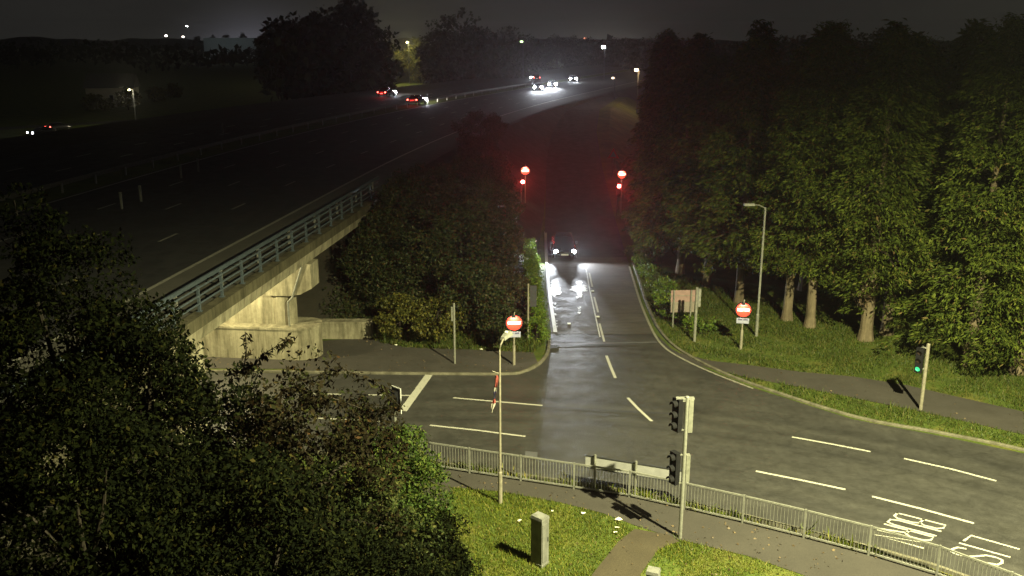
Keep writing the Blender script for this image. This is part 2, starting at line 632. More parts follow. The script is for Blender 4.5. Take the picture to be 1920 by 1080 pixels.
# far low hills
for (x0, x1, y, h) in ((-1400, -250, 1500, 16), (-500, 600, 2300, 15), (300, 1500, 1300, 13)):
    mb = MB()
    n = 40
    rows = []
    for k in range(n + 1):
        x = x0 + (x1 - x0) * k / n
        e = math.sin(math.pi * k / n) ** 0.4
        hh = h * e * (0.85 + 0.15 * math.sin(k * 0.9) + 0.1 * math.sin(k * 2.3))
        rows.append([(x, y - 150, -0.5), (x, y, hh), (x, y + 200, -0.5)])
    mb.v = [p for r in rows for p in r]
    for k in range(n):
        for i in range(2):
            mb.f.append((k * 3 + i, k * 3 + 3 + i, k * 3 + 4 + i, k * 3 + 1 + i))
    tag(mb.build("hill", M["hill"], smooth=True), kind="structure")

# --- roundabout carriageway
near_edge = [(-60, 27), (-40, 31), (-24, 33.2), (-14, 33.6), (-8, 33.1), (-2.8, 32.1), (-0.3, 31.3), (1.6, 30.65), (4.4, 29.75),
             (6.4, 28.75), (8.0, 27.95), (9.55, 27.05), (11.7, 25.8), (12.9, 24.95), (15.4, 22.7), (17.9, 19.4), (20, 15), (21.5, 9), (22, 0), (22, -20)]
far_edge = [(-60, 36), (-40, 39.5), (-24, 41.6), (-14, 41.9), (-9.17, 41.75), (-4.06, 41.58), (-0.3, 41.55), (0.6, 41.9), (1.35, 42.9),
            (1.85, 44.5), (2.05, 46.6), (2.1, 47.95), (7.75, 47.95), (8.2, 45.5), (9.5, 42.3), (11.18, 39.75), (14.3, 36.3), (17.23, 34.6), (19.84, 32.9),
            (23.5, 29.4), (27, 24.5), (29.5, 18), (31, 10), (32, 0), (32, -20)]
road = sheet("road", near_edge + far_edge[::-1], 0.0, M["road"])


def slip_z(y):
    if y < 62:
        return 0.0
    t = min(1.0, (y - 62) / 90)
    return 5.4 * t * t * (3 - 2 * t)


SL = [(47.9, 2.1, 7.75), (50, 2.12, 7.72), (54, 2.15, 7.85), (58, 2.2, 8.05), (62, 2.3, 8.2), (66, 2.4, 8.35), (72, 2.6, 8.6), (80, 2.9, 8.9), (90, 3.3, 9.3),
      (100, 3.7, 9.7), (120, 4.8, 10.8), (140, 7.0, 13), (165, 12.5, 18.5)]
mb = MB()
for y, a, b in SL:
    z = slip_z(y) + 0.004
    mb.v += [(a, y, z), (b, y, z)]
slip_v = mb.v
mb = MB().add(slip_v[:12], [(2 * k, 2 * k + 1, 2 * k + 3, 2 * k + 2) for k in range(5)])
slip = mb.build("slip_road", M["slip"])
tag(slip, kind="structure")
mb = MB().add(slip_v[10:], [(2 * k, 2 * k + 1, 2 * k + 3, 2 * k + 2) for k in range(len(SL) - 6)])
tag(mb.build("slip_road", M["motorway"]), kind="structure")  # far stretch: darkness beyond the headlights put into a darker asphalt
# verges that carry the climbing slip road
for s in (-1, 1):
    mb = MB()
    for y, a, b in SL[4:]:
        z = slip_z(y) - 0.02
        if s < 0:
            mb.v += [(a, y, z), (a - 1.6, y, z + 0.05), (a - 1.6 - 2.2 * (z + 0.3), y, -0.3)]
        else:
            mb.v += [(b, y, z), (b + 1.6, y, z + 0.05), (b + 1.6 + 2.2 * (z + 0.3), y, -0.3)]
    n = len(SL[4:])
    for k in range(n - 1):
        for i in range(2):
            q = (3 * k + i, 3 * k + 1 + i, 3 * k + 4 + i, 3 * k + 3 + i)
            mb.f.append(q if s > 0 else q[::-1])
    tag(mb.build("verge", M["ground"]), kind="structure")

# --- footways and trodden paths
near_guard = [at(*p) for p in [(700, 858), (820, 878), (945, 897), (1040, 912), (1195, 935), (1310, 962), (1410, 985), (1510, 1010), (1660, 1050), (1750, 1078)]]
near_guard = [(p.x, p.y) for p in near_guard] + [(15.0, 22.0), (17.4, 18.6)]
inner = [at(*p) for p in [(720, 905), (830, 912), (940, 922), (1050, 942), (1130, 962), (1190, 985), (1275, 1012), (1400, 1042), (1500, 1076)]]
inner = [(p.x, p.y) for p in inner] + [(13.2, 20.6), (15.4, 17.4)]
sheet("footway", [(x, y + 0.35) for x, y in near_guard] + inner[::-1], 0.004, M["footway"])
sheet("path", [tuple(at(*p))[:2] for p in [(1255, 1003), (1190, 992), (1160, 1015), (1110, 1078), (1095, 1130), (1190, 1130), (1200, 1078), (1235, 1030), (1275, 1015)]], 0.008, M["dirtpath"])
left_foot = [at(*p) for p in [(250, 690), (560, 692), (600, 698), (800, 701), (950, 700), (985, 693), (1008, 680), (1000, 660), (900, 655), (760, 650), (690, 632), (600, 640), (250, 655)]]
sheet("footway", [(p.x, p.y) for p in left_foot], 0.006, M["footway"])
rp_out = [at(*p) for p in [(1275, 672), (1330, 690), (1400, 708), (1500, 726), (1700, 766), (1800, 788), (1920, 815)]]
rp_in = [at(*p) for p in [(1275, 662), (1330, 676), (1400, 684), (1500, 697), (1600, 706), (1700, 722), (1800, 745), (1920, 772)]]
sheet("footway", [(p.x, p.y) for p in rp_out] + [(p.x, p.y) for p in rp_in[::-1]], 0.004, M["footway"])


# --- kerbs
def kerb(name, line, w, h, m, parent, z=0.0):
    mb = MB()
    L = [Vector((p[0], p[1], 0)) for p in line]
    n = len(L)
    for i, p in enumerate(L):
        t = (L[min(i + 1, n - 1)] - L[max(i - 1, 0)]).normalized()
        s = Vector((-t.y, t.x, 0)) * w
        zz = z(p.y) if callable(z) else z
        for q, hz in ((p, -0.05), (p, h - 0.02), (p + s * 0.15, h), (p + s, h), (p + s, -0.05)):
            mb.v.append((q.x, q.y, zz + hz))
    for i in range(n - 1):
        for k in range(4):
            mb.f.append((i * 5 + k, i * 5 + k + 1, i * 5 + 6 + k, i * 5 + 5 + k))
    return mb.build(name, m, parent)


def smooth_line(pts, n=6):
    """Catmull-Rom through the points"""
    P = [Vector((p[0], p[1], 0)) for p in pts]
    P = [P[0] * 2 - P[1]] + P + [P[-1] * 2 - P[-2]]
    out = []
    for i in range(1, len(P) - 2):
        for k in range(n):
            t = k / n
            a, b, c_, d = P[i - 1], P[i], P[i + 1], P[i + 2]
            out.append(0.5 * ((2 * b) + (c_ - a) * t + (2 * a - 5 * b + 4 * c_ - d) * t * t + (3 * b - a - 3 * c_ + d) * t ** 3))
    out.append(P[-2])
    return [(p.x, p.y) for p in out]


kerb("kerb", [(x, y + 0.02) for x, y in near_edge[::-1]], 0.14, 0.11, M["kerb"], road)
kerb("kerb", smooth_line(far_edge[2:11], 4), 0.14, 0.10, M["kerb"], road)
rk = [(8.65, 66.0), (8.5, 63.65), (8.25, 58), (8.08, 54.93), (7.98, 51), (8.0, 48.49), (8.42, 45.5), (9.68, 42.4), (11.3, 39.95), (14.42, 36.45), (17.35, 34.75), (19.95, 33.05), (23.6, 29.5), (27.2, 24.6)]
kerb("kerb", smooth_line(rk, 4)[::-1], -0.14, 0.08, M["kerb"], road)


# ================================================================== ROAD MARKINGS
def ribbon(name, line, w, z, m, parent, label=None):
    mb = MB()
    L = [Vector((p[0], p[1], 0)) for p in line]
    n = len(L)
    for i, p in enumerate(L):
        t = (L[min(i + 1, n - 1)] - L[max(i - 1, 0)]).normalized()
        s = Vector((-t.y, t.x, 0)) * (w / 2)
        zz = z(p.y) if callable(z) else z
        mb.v += [(p.x - s.x, p.y - s.y, zz), (p.x + s.x, p.y + s.y, zz)]
    for i in range(n - 1):
        mb.f.append((2 * i, 2 * i + 1, 2 * i + 3, 2 * i + 2))
    o = mb.build(name, m, parent)
    if label:
        o["label"] = label
    return o


def dash(px, w=0.11, m="paint", parent=None, z=0.008, name="lane_dash"):
    return ribbon(name, [at(*p)[:2] for p in px], w, z, M[m], parent or road)


for px in ([(850, 746), (930, 753), (1017, 760.5)], [(806, 797.5), (895, 807), (985, 818.5)], [(690, 740.5), (778, 742)], [(575, 738), (640, 739.5)],
           [(590, 784), (650, 787), (716, 790.5)], [(1485, 819.5), (1560, 833), (1632, 847)], [(1695, 860), (1785, 880), (1868, 902)],
           [(1417, 883.5), (1500, 900), (1585, 918)], [(1635, 931), (1730, 955), (1826, 981.5)]):
    dash(px, 0.12)
dash([(1137, 667), (1145, 688), (1154, 709)], 0.13)
dash([(1177, 746), (1196, 766), (1222, 790)], 0.13)
ribbon("stop_line", [at(755, 771)[:2], at(806, 701)[:2]], 0.36, 0.010, M["paint"], road)
dash([(1098, 498), (1106, 545), (1118, 600), (1125, 632)], 0.07, "worn", slip, 0.010, "edge_line")
for px in ([(1105, 512), (1110.5, 538)], [(1114, 557), (1121.5, 586)], [(1124, 607), (1133, 641)]):
    dash(px, 0.11, "paint", slip, 0.014)
ribbon("edge_line", [(2.36, 48.2), (2.34, 54), (2.38, 60), (2.5, 66), (2.72, 74)], 0.2, lambda y: slip_z(y) + 0.014, M["paint"], slip)
re_ = [at(*p)[:2] for p in [(1180, 500), (1189, 530), (1200, 565), (1214, 600), (1230, 632), (1250, 655), (1285, 676), (1335, 699), (1375, 715), (1412, 729)]]
ribbon("edge_line", smooth_line(re_, 5), 0.13, 0.016, M["dim_paint"], road)
# tarmac joint across the mouth of the slip road, trench patches
ribbon("joint_strip", [at(1032, 646)[:2], at(1232, 642)[:2]], 0.18, 0.018, M["patch"], road)
sheet("road_patch", [tuple(at(*p))[:2] for p in [(985, 846), (1008, 848), (1007, 858), (984, 857)]], 0.006, M["patch"], None, road)
ribbon("repair_strip", [at(1017, 761)[:2], at(1120, 769)[:2], at(1270, 776)[:2]], 0.10, 0.006, M["dark"], road)


# worn thermoplastic lettering: broken flecks, nobody could read or count them
def flecks(name, boxes, n, size, m, parent, z):
    q = []
    for _ in range(n):
        bx = random.choice(boxes)
        c = at(random.uniform(bx[0], bx[2]), random.uniform(bx[1], bx[3]))
        sx, sy = random.uniform(0.3, 1) * size, random.uniform(0.3, 1.3) * size
        r = []
        for k in range(4):
            a = math.pi / 4 + k * math.pi / 2 + random.uniform(-0.4, 0.4)
            r.append((c.x + sx * math.cos(a), c.y + sy * math.sin(a), z + random.uniform(0, 0.003)))
        q.append(r)
    o = link(name, quads_mesh(name, np.array(q), m), parent)
    o["kind"] = "stuff"
    return o


flecks("worn_lettering", [(1031, 540, 1052, 553), (1034, 526, 1042, 558), (1072, 538, 1096, 546), (1082, 528, 1090, 558), (1094, 534, 1098, 547)], 190, 0.2, M["worn"], slip, 0.016)
flecks("worn_lettering", [(1036, 568, 1042, 577), (1040, 588, 1045, 616), (1084, 575, 1088, 590)], 40, 0.10, M["worn"], slip, 0.016)

# reflecting studs between the slip lanes and the gully by the left edge line
for px, py in ((1111, 546), (1121, 594), (1067, 607)):
    p = at(px, py)
    mb = MB().box(-0.09, -0.11, 0, 0.09, 0.11, 0.025).box(-0.06, -0.119, 0.004, 0.06, -0.101, 0.03)
    o = mb.build("road_stud", M["white"], slip, loc=(p.x, p.y, 0.006))
p = at(1032, 650)
mb = MB().box(-0.32, -0.24, 0, 0.32, -0.18, 0.02).box(-0.32, 0.18, 0, 0.32, 0.24, 0.02)
for k in range(6):
    mb.box(-0.32 + k * 0.118, -0.18, 0, -0.28 + k * 0.118, 0.18, 0.018)
mb.build("drain_grate", M["dark"], road, loc=(p.x + 0.1, p.y, 0.005))

# --- LIS / BURN painted across the nearest lane
GLY = {  # strokes in a 1 x 1 box: x to the reader's right, y up
    "B": [[(0, 0), (0, 1), (0.7, 1), (1, 0.9), (1, 0.66), (0.75, 0.54), (0, 0.54)], [(0.75, 0.54), (1, 0.42), (1, 0.1), (0.7, 0), (0, 0)]],
    "U": [[(0, 1), (0, 0.16), (0.2, 0.0), (0.8, 0.0), (1, 0.16), (1, 1)]],
    "R": [[(0, 0), (0, 1), (0.7, 1), (1, 0.88), (1, 0.62), (0.7, 0.5), (0, 0.5)], [(0.5, 0.5), (1, 0)]],
    "N": [[(0, 0), (0, 1), (1, 0), (1, 1)]],
    "L": [[(0, 1), (0, 0), (1, 0)]],
    "I": [[(0.5, 0), (0.5, 1)]],
    "S": [[(1, 0.82), (0.9, 0.97), (0.5, 1.0), (0.1, 0.95), (0, 0.8), (0.1, 0.63), (0.5, 0.52), (0.9, 0.38), (1, 0.2), (0.9, 0.05), (0.5, 0), (0.1, 0.04), (0, 0.18)]],
}


def word(txt, bl, tl, br, tr, wd, widths):
    """letters laid in the quad given by the corners bottom-left .. top-right of the word"""
    tot = sum(widths)
    acc = 0.0
    gap = 0.24
    for ch, wl_ in zip(txt, widths):
        mb = MB()
        for st in GLY[ch]:
            pts = []
            for x, y in st:
                s = (acc + wl_ * (gap / 2 + x * (1 - gap))) / tot
                a = bl.lerp(br, s)
                b = tl.lerp(tr, s)
                pts.append(a.lerp(b, y))
            n = len(pts)
            vs_ = []
            for i, p_ in enumerate(pts):
                t = (pts[min(i + 1, n - 1)] - pts[max(i - 1, 0)]).normalized()
                s_ = Vector((-t.y, t.x, 0)) * (wd / 2)
                e = t * (wd / 2 if i == n - 1 else (-wd / 2 if i == 0 else 0))
                vs_ += [(p_.x + e.x - s_.x, p_.y + e.y - s_.y, 0.009), (p_.x + e.x + s_.x, p_.y + e.y + s_.y, 0.009)]
            mb.add(vs_, [(2 * i, 2 * i + 1, 2 * i + 3, 2 * i + 2) for i in range(n - 1)])
        o = mb.build("road_letter", M["paint"], road)
        o["label"] = "white painted letter %s on the asphalt" % ch
        acc += wl_


word("BURN", at(1684, 961), at(1775, 984), at(1637, 1004), at(1728, 1029), 0.085, [1, 1, 1, 1])
word("LIS", at(1823, 1003), at(1911, 1028), at(1776, 1037), at(1870, 1063), 0.085, [1, 0.62, 1.1])


# ================================================================== MOTORWAY
def offset_strip(name, a, b, y0, y1, z, m, step=5.0, parent=None):
    mb = MB()
    n = max(1, int((y1 - y0) / step))
    for k in range(n + 1):
        y = y0 + (y1 - y0) * k / n
        e = edge_x(y)
        mb.v += [(e - b, y, z), (e - a, y, z)]
    for k in range(n):
        mb.f.append((2 * k, 2 * k + 1, 2 * k + 3, 2 * k + 2))
    o = mb.build(name, m, parent)
    if parent is None:
        o["kind"] = "structure"
    return o


MZ = DECK + 0.02
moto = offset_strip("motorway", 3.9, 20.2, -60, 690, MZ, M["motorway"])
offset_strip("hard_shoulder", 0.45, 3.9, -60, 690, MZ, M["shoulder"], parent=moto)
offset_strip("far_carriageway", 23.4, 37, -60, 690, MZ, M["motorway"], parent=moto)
offset_strip("central_reserve", 20.2, 23.4, -60, 690, MZ - 0.004, M["ground"], parent=moto)
offset_strip("edge_line", 3.75, 3.95, -20, 400, MZ + 0.006, M["dim_paint"], parent=moto)
offset_strip("edge_line", 19.75, 19.95, -20, 400, MZ + 0.006, M["dim_paint"], parent=moto)
offset_strip("edge_line", 23.8, 24.0, -20, 300, MZ + 0.006, M["dim_paint"], parent=moto)
for off in (7.7, 11.6, 15.6):
    for k in range(16):
        y = 36 + k * 9.0
        offset_strip("lane_dash", off, off + 0.15, y, y + 2.0, MZ + 0.006, M["dim_paint"], 2.0, moto)
for off in (27.5, 31.2):
    for k in range(14):
        y = 70 + k * 9.0
        offset_strip("lane_dash", off, off + 0.15, y, y + 2.0, MZ + 0.006, M["dim_paint"], 2.0, moto)

# central reserve barrier: one thing with its beam and each post
bar = empty("crash_barrier", (edge_x(70) - 21.3, 70, MZ))
tag(bar, "long steel crash barrier with posts along the dark central reserve", "crash barrier")
mb = MB()
ysb = [40 + 4.0 * k for k in range(40)]
bx0, by0, bz0 = bar.location
pts = [(edge_x(y) - 21.3 - bx0, y - by0, 0.62) for y in ysb]
for a, b in zip(pts, pts[1:]):
    mb.beam(a, b, 0.06, 0.3)
mb.build("beam", M["dark_steel"], bar)
pm = MB().box(-0.05, -0.07, 0, 0.05, 0.07, 0.6).mesh("post", M["galv"])
for p in pts:
    link("post", pm, bar, loc=(p[0] + 0.09, p[1], 0))

# marker posts along the reserve and the far verge
mk = MB().box(-0.06, -0.04, 0, 0.06, 0.04, 0.95).box(-0.075, -0.055, 0.95, 0.075, 0.055, 1.0)
mk_me = mk.mesh("marker_post", M["pole"])
for i, (px, py, where) in enumerate([(229, 392, "nearest the tall dark tree"), (265, 378, "second along from the dark tree"), (340, 334, "midway along the barrier"), (372, 322, "just past the midway post"), (418, 250, "alone on the far verge")]):
    p = at(px, py, MZ)
    o = link("marker_post", mk_me, loc=(p.x, p.y, MZ))
    tag(o, "short white marker post beside the motorway lanes, " + where, "marker post", "marker posts beside the motorway")

# --------------------------------------------------------------- the bridge
B0, B1 = 28.5, 57.5
bang = -math.atan(DIRX)
br = empty("road_bridge", (edge_x(44.5), 44.5, 0), bang)   # local +y runs along the motorway, local -x across it
tag(br, "concrete motorway bridge on piers with blue grey railing beside the roundabout", "bridge")
L0, L1 = (B0 - 44.5) * 1.0064, (B1 - 44.5) * 1.0064
MB().box(-40, L0, DECK - 0.32, 0.0, L1, DECK - 0.002).build("deck", M["fascia"], br)
yy = L0 - 6
while yy < L1 + 4.4:
    y2 = min(yy + 3.6, L1 + 4.5)
    dz = random.uniform(-0.008, 0.008)
    MB().box(-0.42, yy, DECK - 0.3, 0.03 + dz, y2 - 0.02, DECK + 0.14 + dz).build("parapet_unit", M["fascia"], br)
    yy = y2
for ly in (0.0, (31.3 - 44.5) * 1.0064):
    for k in range(5):
        MB().box(-0.6 - k * 3.6, ly - 0.25, 4.842, -0.2 - k * 3.6, ly + 0.25, 4.858).build("bearing", M["dark"], br)
beam_me = MB()
beam_me.add([(-0.18, L0, 4.86), (-0.62, L0, 4.86), (-0.62, L0, DECK - 0.33), (-0.10, L0, DECK - 0.33),
             (-0.18, L1, 4.86), (-0.62, L1, 4.86), (-0.62, L1, DECK - 0.33), (-0.10, L1, DECK - 0.33)],
            [(0, 1, 2, 3), (7, 6, 5, 4), (0, 4, 5, 1), (1, 5, 6, 2), (2, 6, 7, 3), (3, 7, 4, 0)])
beam_me = beam_me.mesh("girder", M["concrete"])
for k in range(10):
    link("girder", beam_me, br, loc=(-k * 3.6, 0, 0))


def pier(ly, plinth=True):
    mb = MB()
    # hammerhead: deep in the middle, tapering to the free end under the edge girder
    prof = [(0.05, 4.84), (0.05, 3.62), (-0.55, 3.3), (-1.1, 3.2), (-2.3, 3.2), (-2.3, 4.84)]
    vs_ = [(x, ly - 0.6, z) for x, z in prof] + [(x, ly + 0.6, z) for x, z in prof]
    n = len(prof)
    fs_ = [tuple(range(n)), tuple(range(n, 2 * n))[::-1]] + [(k, n + k, n + (k + 1) % n, (k + 1) % n) for k in range(n)]
    mb.add(vs_, fs_)
    mb.build("crosshead", M["concrete"], br)
    MB().box(-36, ly - 0.34, 3.2, -2.31, ly + 0.34, 4.84).build("crosshead_wall", M["concrete"], br)
    MB().box(-36, ly - 0.3, 1.4, -1.9, ly + 0.3, 3.19).build("pier_wall", M["concrete"], br)
    poly = []
    for k in range(24):
        a = 2 * math.pi * k / 24
        poly.append((-1.6 + 0.62 * math.cos(a), ly + 0.46 * math.sin(a)))
    MB().prism(poly, 0.0, 3.2).build("column", M["concrete"], br, smooth=False)
    if plinth:
        poly = []
        for k in range(13):
            a = -math.pi / 2 + math.pi * k / 12
            poly.append((-0.75 + 0.95 * math.cos(a), ly + 0.95 * math.sin(a)))
        poly += [(-34, ly + 0.95), (-34, ly - 0.95)]
        MB().prism(poly, 0.0, 1.55).build("plinth", M["concrete"], br)
        poly2 = [(x * 1.0, ly + (y - ly) * 1.05) for x, y in poly]
        MB().prism([(x + (0.04 if x > -30 else 0), y) for x, y in poly2], 1.552, 1.66).build("plinth_cap", M["concrete"], br)
        # drain pipe down the column
        MB().tube([(-0.35, ly - 0.66, 4.8), (-0.95, ly - 0.62, 3.15), (-1.2, ly - 0.6, 2.9), (-1.2, ly - 0.6, 1.68)], 0.055, 8).build("drain_pipe", M["pole"], br)


pier(0.0)
pier((31.3 - 44.5) * 1.0064)
ab = (56.9 - 44.5) * 1.0064
MB().box(-38, ab - 0.6, 2.6, -0.15, ab + 0.5, 4.84).build("abutment", M["concrete"], br)
MB().box(-0.14, ab - 0.7, 2.4, 0.08, ab + 4.5, DECK - 0.31).build("wing_wall", M["concrete"], br)
# wall under the bridge, on the far side of the carriageway
MB().box(-38, 5.2, 0.0, -2.4, 5.5, 4.5).build("back_wall", M["concrete"], br)

# blue railing: posts and three rails each, then the safety barrier behind
z0 = DECK + 0.14
for h in (0.34, 0.62, 0.92):
    MB().tube([(-0.16, L0 - 5, z0 + h), (-0.16, L1 + 0.4, z0 + h)], 0.036, 8).build("rail", M["bluerail"], br)
rp = MB().box(-0.045, -0.05, 0, 0.045, 0.05, 0.98).box(-0.09, -0.09, 0, 0.09, 0.09, 0.03).mesh("railing_post", M["bluerail"])
k = 0
yy = L0 - 4
while yy < L1:
    link("railing_post", rp, br, loc=(-0.235, yy, z0))
    yy += 2.0
MB().box(-1.05, L0 - 6, DECK + 0.74, -0.97, L1 + 4, DECK + 0.9).build("safety_beam", M["bluerail"], br)
sp = MB().box(-0.05, -0.05, 0, 0.05, 0.05, 0.66).mesh("beam_post", M["galv"])
yy = L0 - 4
while yy < L1 + 4:
    link("beam_post", sp, br, loc=(-1.12, yy, DECK + 0.03))
    yy += 4.0
# bulkhead lights under the deck, over the carriageway
for lx, ly in ((-3.9, -2.4), (-9.5, -2.4)):
    fx = MB().box(-0.3, -0.12, -0.1, 0.3, 0.12, 0.0).build("bulkhead_light", M["dark"], br, loc=(lx, ly, 4.84))
    MB().box(-0.26, -0.09, -0.13, 0.26, 0.09, -0.1).build("light_lens", M["lamp_small"], fx)
    point("bulkhead_light_lamp", (0, 0, -0.3), 1100, (1.0, 0.88, 0.48), 0.12, fx)

# low retaining wall in front of the bank
pA, pB = at(566, 636), at(690, 636)
rw = MB()
for (za, zb, grow) in ((0.0, 0.86, 0.0), (0.862, 0.96, 0.04)):
    poly = [(pA.x - 6, pA.y + 0.1 - grow), (pB.x - 0.25, pB.y - grow), (pB.x + 0.15 + grow, pB.y + 0.22), (pB.x + 0.2 + grow, pB.y + 0.6), (pA.x - 6, pA.y + 0.6)]
    rw.prism(poly, za, zb)
tag(rw.build("retaining_wall", M["concrete"]), "low pale stained retaining wall below the ivy bank by the pier", "wall")


# ================================================================== STREET FURNITURE
def guardrail():
    line = smooth_line(near_guard, 8)
    # walk along at even steps
    P = [Vector((x, y, 0)) for x, y in line]
    acc = [0.0]
    for a, b in zip(P, P[1:]):
        acc.append(acc[-1] + (b - a).length)

    def along(s):
        for i in range(len(P) - 1):
            if acc[i + 1] >= s:
                t = (s - acc[i]) / max(1e-6, acc[i + 1] - acc[i])
                return P[i].lerp(P[i + 1], t), (P[i + 1] - P[i]).normalized()
        return P[-1], (P[-1] - P[-2]).normalized()

    base = P[0]
    gr = empty("guardrail", base)
    tag(gr, "long grey pedestrian guardrail with upright bars along the near kerb", "guardrail")
    pitch = 1.98
    n = int(acc[-1] / pitch)
    post = MB().box(-0.03, -0.025, 0, 0.03, 0.025, 1.03).mesh("post", M["galv"])
    barm = MB().tube([(0, 0, 0.13), (0, 0, 0.95)], 0.009, 5, False).mesh("bar", M["galv"])
    for k in range(n + 1):
        p, t = along(k * pitch)
        rz = math.atan2(t.y, t.x)
        link("post", post, gr, loc=p - base, rz=rz)
        if k == n:
            break
        q, _ = along((k + 1) * pitch)
        d = (q - p).normalized()
        a, b = p + d * 0.05 - base, q - d * 0.05 - base
        MB().beam(a + Vector((0, 0, 0.985)), b + Vector((0, 0, 0.985)), 0.05, 0.05).build("top_rail", M["galv"], gr)
        MB().beam(a + Vector((0, 0, 0.10)), b + Vector((0, 0, 0.10)), 0.05, 0.05).build("bottom_rail", M["galv"], gr)
        nb = 17
        for j in range(nb):
            link("bar", barm, gr, loc=a.lerp(b, (j + 0.5) / nb))
    return along


guard_along = guardrail()


def signal_head(parent, loc, rz, lit=None, border=False, n=3, lens_r=0.105):
    """a signal head facing local -y, rotated by rz"""
    h = 0.36 * n
    e = MB().box(-0.15, -0.09, -h / 2, 0.15, 0.09, h / 2).build("signal_head", M["black"], parent, loc=loc, rz=rz)
    if border:
        MB().box(-0.25, 0.091, -h / 2 - 0.12, 0.25, 0.115, h / 2 + 0.12).build("backing_board", M["black"], e)
        w = 0.045
        f = MB()
        f.box(-0.25 - w, 0.088, -h / 2 - 0.12 - w, -0.251, 0.118, h / 2 + 0.12 + w).box(0.251, 0.088, -h / 2 - 0.12 - w, 0.25 + w, 0.118, h / 2 + 0.12 + w)
        f.box(-0.25, 0.088, h / 2 + 0.121, 0.25, 0.118, h / 2 + 0.12 + w).box(-0.25, 0.088, -h / 2 - 0.12 - w, 0.25, 0.118, -h / 2 - 0.121)
        f.build("board_border", M["white"], e)
    for k in range(n):
        z = h / 2 - 0.18 - 0.36 * k
        names = ["red_on", "lens_off", "green_on"]
        on = lit == k
        mat_ = M[names[k]] if on else M["lens_off"]
        MB().disc((0, -0.096, z), lens_r, "y", 20, 0.012).build("lens", mat_, e)
        v = MB()
        m = 14
        for j in range(m + 1):
            a = R(-10) + R(200) * j / m
            v.v += [(0.125 * math.cos(a), -0.09, z + 0.125 * math.sin(a)), (0.118 * math.cos(a), -0.24, z + 0.118 * math.sin(a))]
        for j in range(m):
            v.f.append((2 * j, 2 * j + 1, 2 * j + 3, 2 * j + 2))
        v.build("visor", M["black"], e)
    return e


def pole_part(parent, h, r0=0.057, r1=None, m="pole", name="pole"):
    MB().tube([(0, 0, -0.02), (0, 0, h - 0.02), (0, 0, h)], [r0, r1 or r0, (r1 or r0) * 0.7], 12).build(name, M[m], parent, smooth=False)


# near signal post by the guardrail
p = at(1275, 1008)
s1 = empty("signal_post", p)
tag(s1, "tall grey signal post with two dark heads on the near footway", "traffic signal", "traffic signal posts")
pole_part(s1, 4.85, 0.062, m="galv")
for z in (4.22, 2.42):
    big = z > 4
    e = signal_head(s1, (-0.27, 0.06, z), R(-58), None, False, 3)
    MB().box(-0.2, -0.03, z + 0.46, -0.05, 0.03, z + 0.5).box(-0.2, -0.03, z - 0.5, -0.05, 0.03, z - 0.46).build("bracket", M["galv"], s1)
MB().box(0.06, -0.05, 3.66, 0.2, 0.19, 4.74).build("rear_box", M["pole"], s1)
MB().box(-0.34, -0.03, 4.74, 0.22, 0.12, 4.79).build("top_bracket", M["galv"], s1)
MB().box(0.08, 0.0, 1.95, 0.2, 0.2, 2.85).build("rear_box", M["pole"], s1)

# green signal across the road
p = at(1726, 768)
s2 = empty("signal_post", p)
tag(s2, "signal post showing a green light on the grass by the footway", "traffic signal", "traffic signal posts")
pole_part(s2, 3.0, 0.075, m="buff")
signal_head(s2, (-0.36, -0.12, 2.3), R(-38), 2, False, 3)
MB().box(-0.3, -0.03, 2.78, -0.06, 0.03, 2.83).box(-0.3, -0.03, 1.85, -0.06, 0.03, 1.9).build("bracket", M["galv"], s2)
MB().box(-0.19, -0.02, 1.75, -0.15, 0.14, 2.85).build("backing_strip", M["pole"], s2)

# bordered signal that rises behind the cherry tree
p = at_y(741, 790, 33.9)
s3 = empty("signal_post", (p.x, p.y, 0))
tag(s3, "signal with a white bordered backing board rising behind the bronze tree", "traffic signal", "traffic signal posts")
zt = at_y(741, 748, 33.9).z
pole_part(s3, zt - 0.4, 0.057)
signal_head(s3, (0, -0.12, zt), R(-42), None, True, 2)

# posts with dark heads on both sides of the slip road (they face the slip traffic)
for px, py, side, lab in ((990, 638, 1, "slim signal post with a dark head against the left hedge"), (1302, 640, 0, "grey signal post with a plain side box beside the tan board")):
    p = at(px, py)
    s = empty("signal_post", p)
    tag(s, lab, "traffic signal", "traffic signal posts")
    if side:
        pole_part(s, 3.1, 0.05, m="buff")
        MB().box(0.1, 0.0, 1.85, 0.44, 0.03, 3.0).build("backing_board", M["dark"], s)
        signal_head(s, (0.27, 0.13, 2.42), R(180), None, False, 3)
        MB().box(0.04, 0.005, 2.3, 0.12, 0.045, 2.36).build("bracket", M["pole"], s)
    else:
        pole_part(s, 2.95, 0.075, m="pole")
        MB().box(0.09, 0.0, 1.9, 0.22, 0.2, 2.85).build("side_box", M["pole"], s)
# bare post on the left footway
p = at(853, 682)
s = empty("bare_post", p)
tag(s, "slim bare grey post standing alone on the left footway", "post")
pole_part(s, 3.1, 0.05, m="pole")
MB().box(-0.14, -0.02, 2.2, -0.06, 0.02, 2.92).build("back_strip", M["pole"], s)


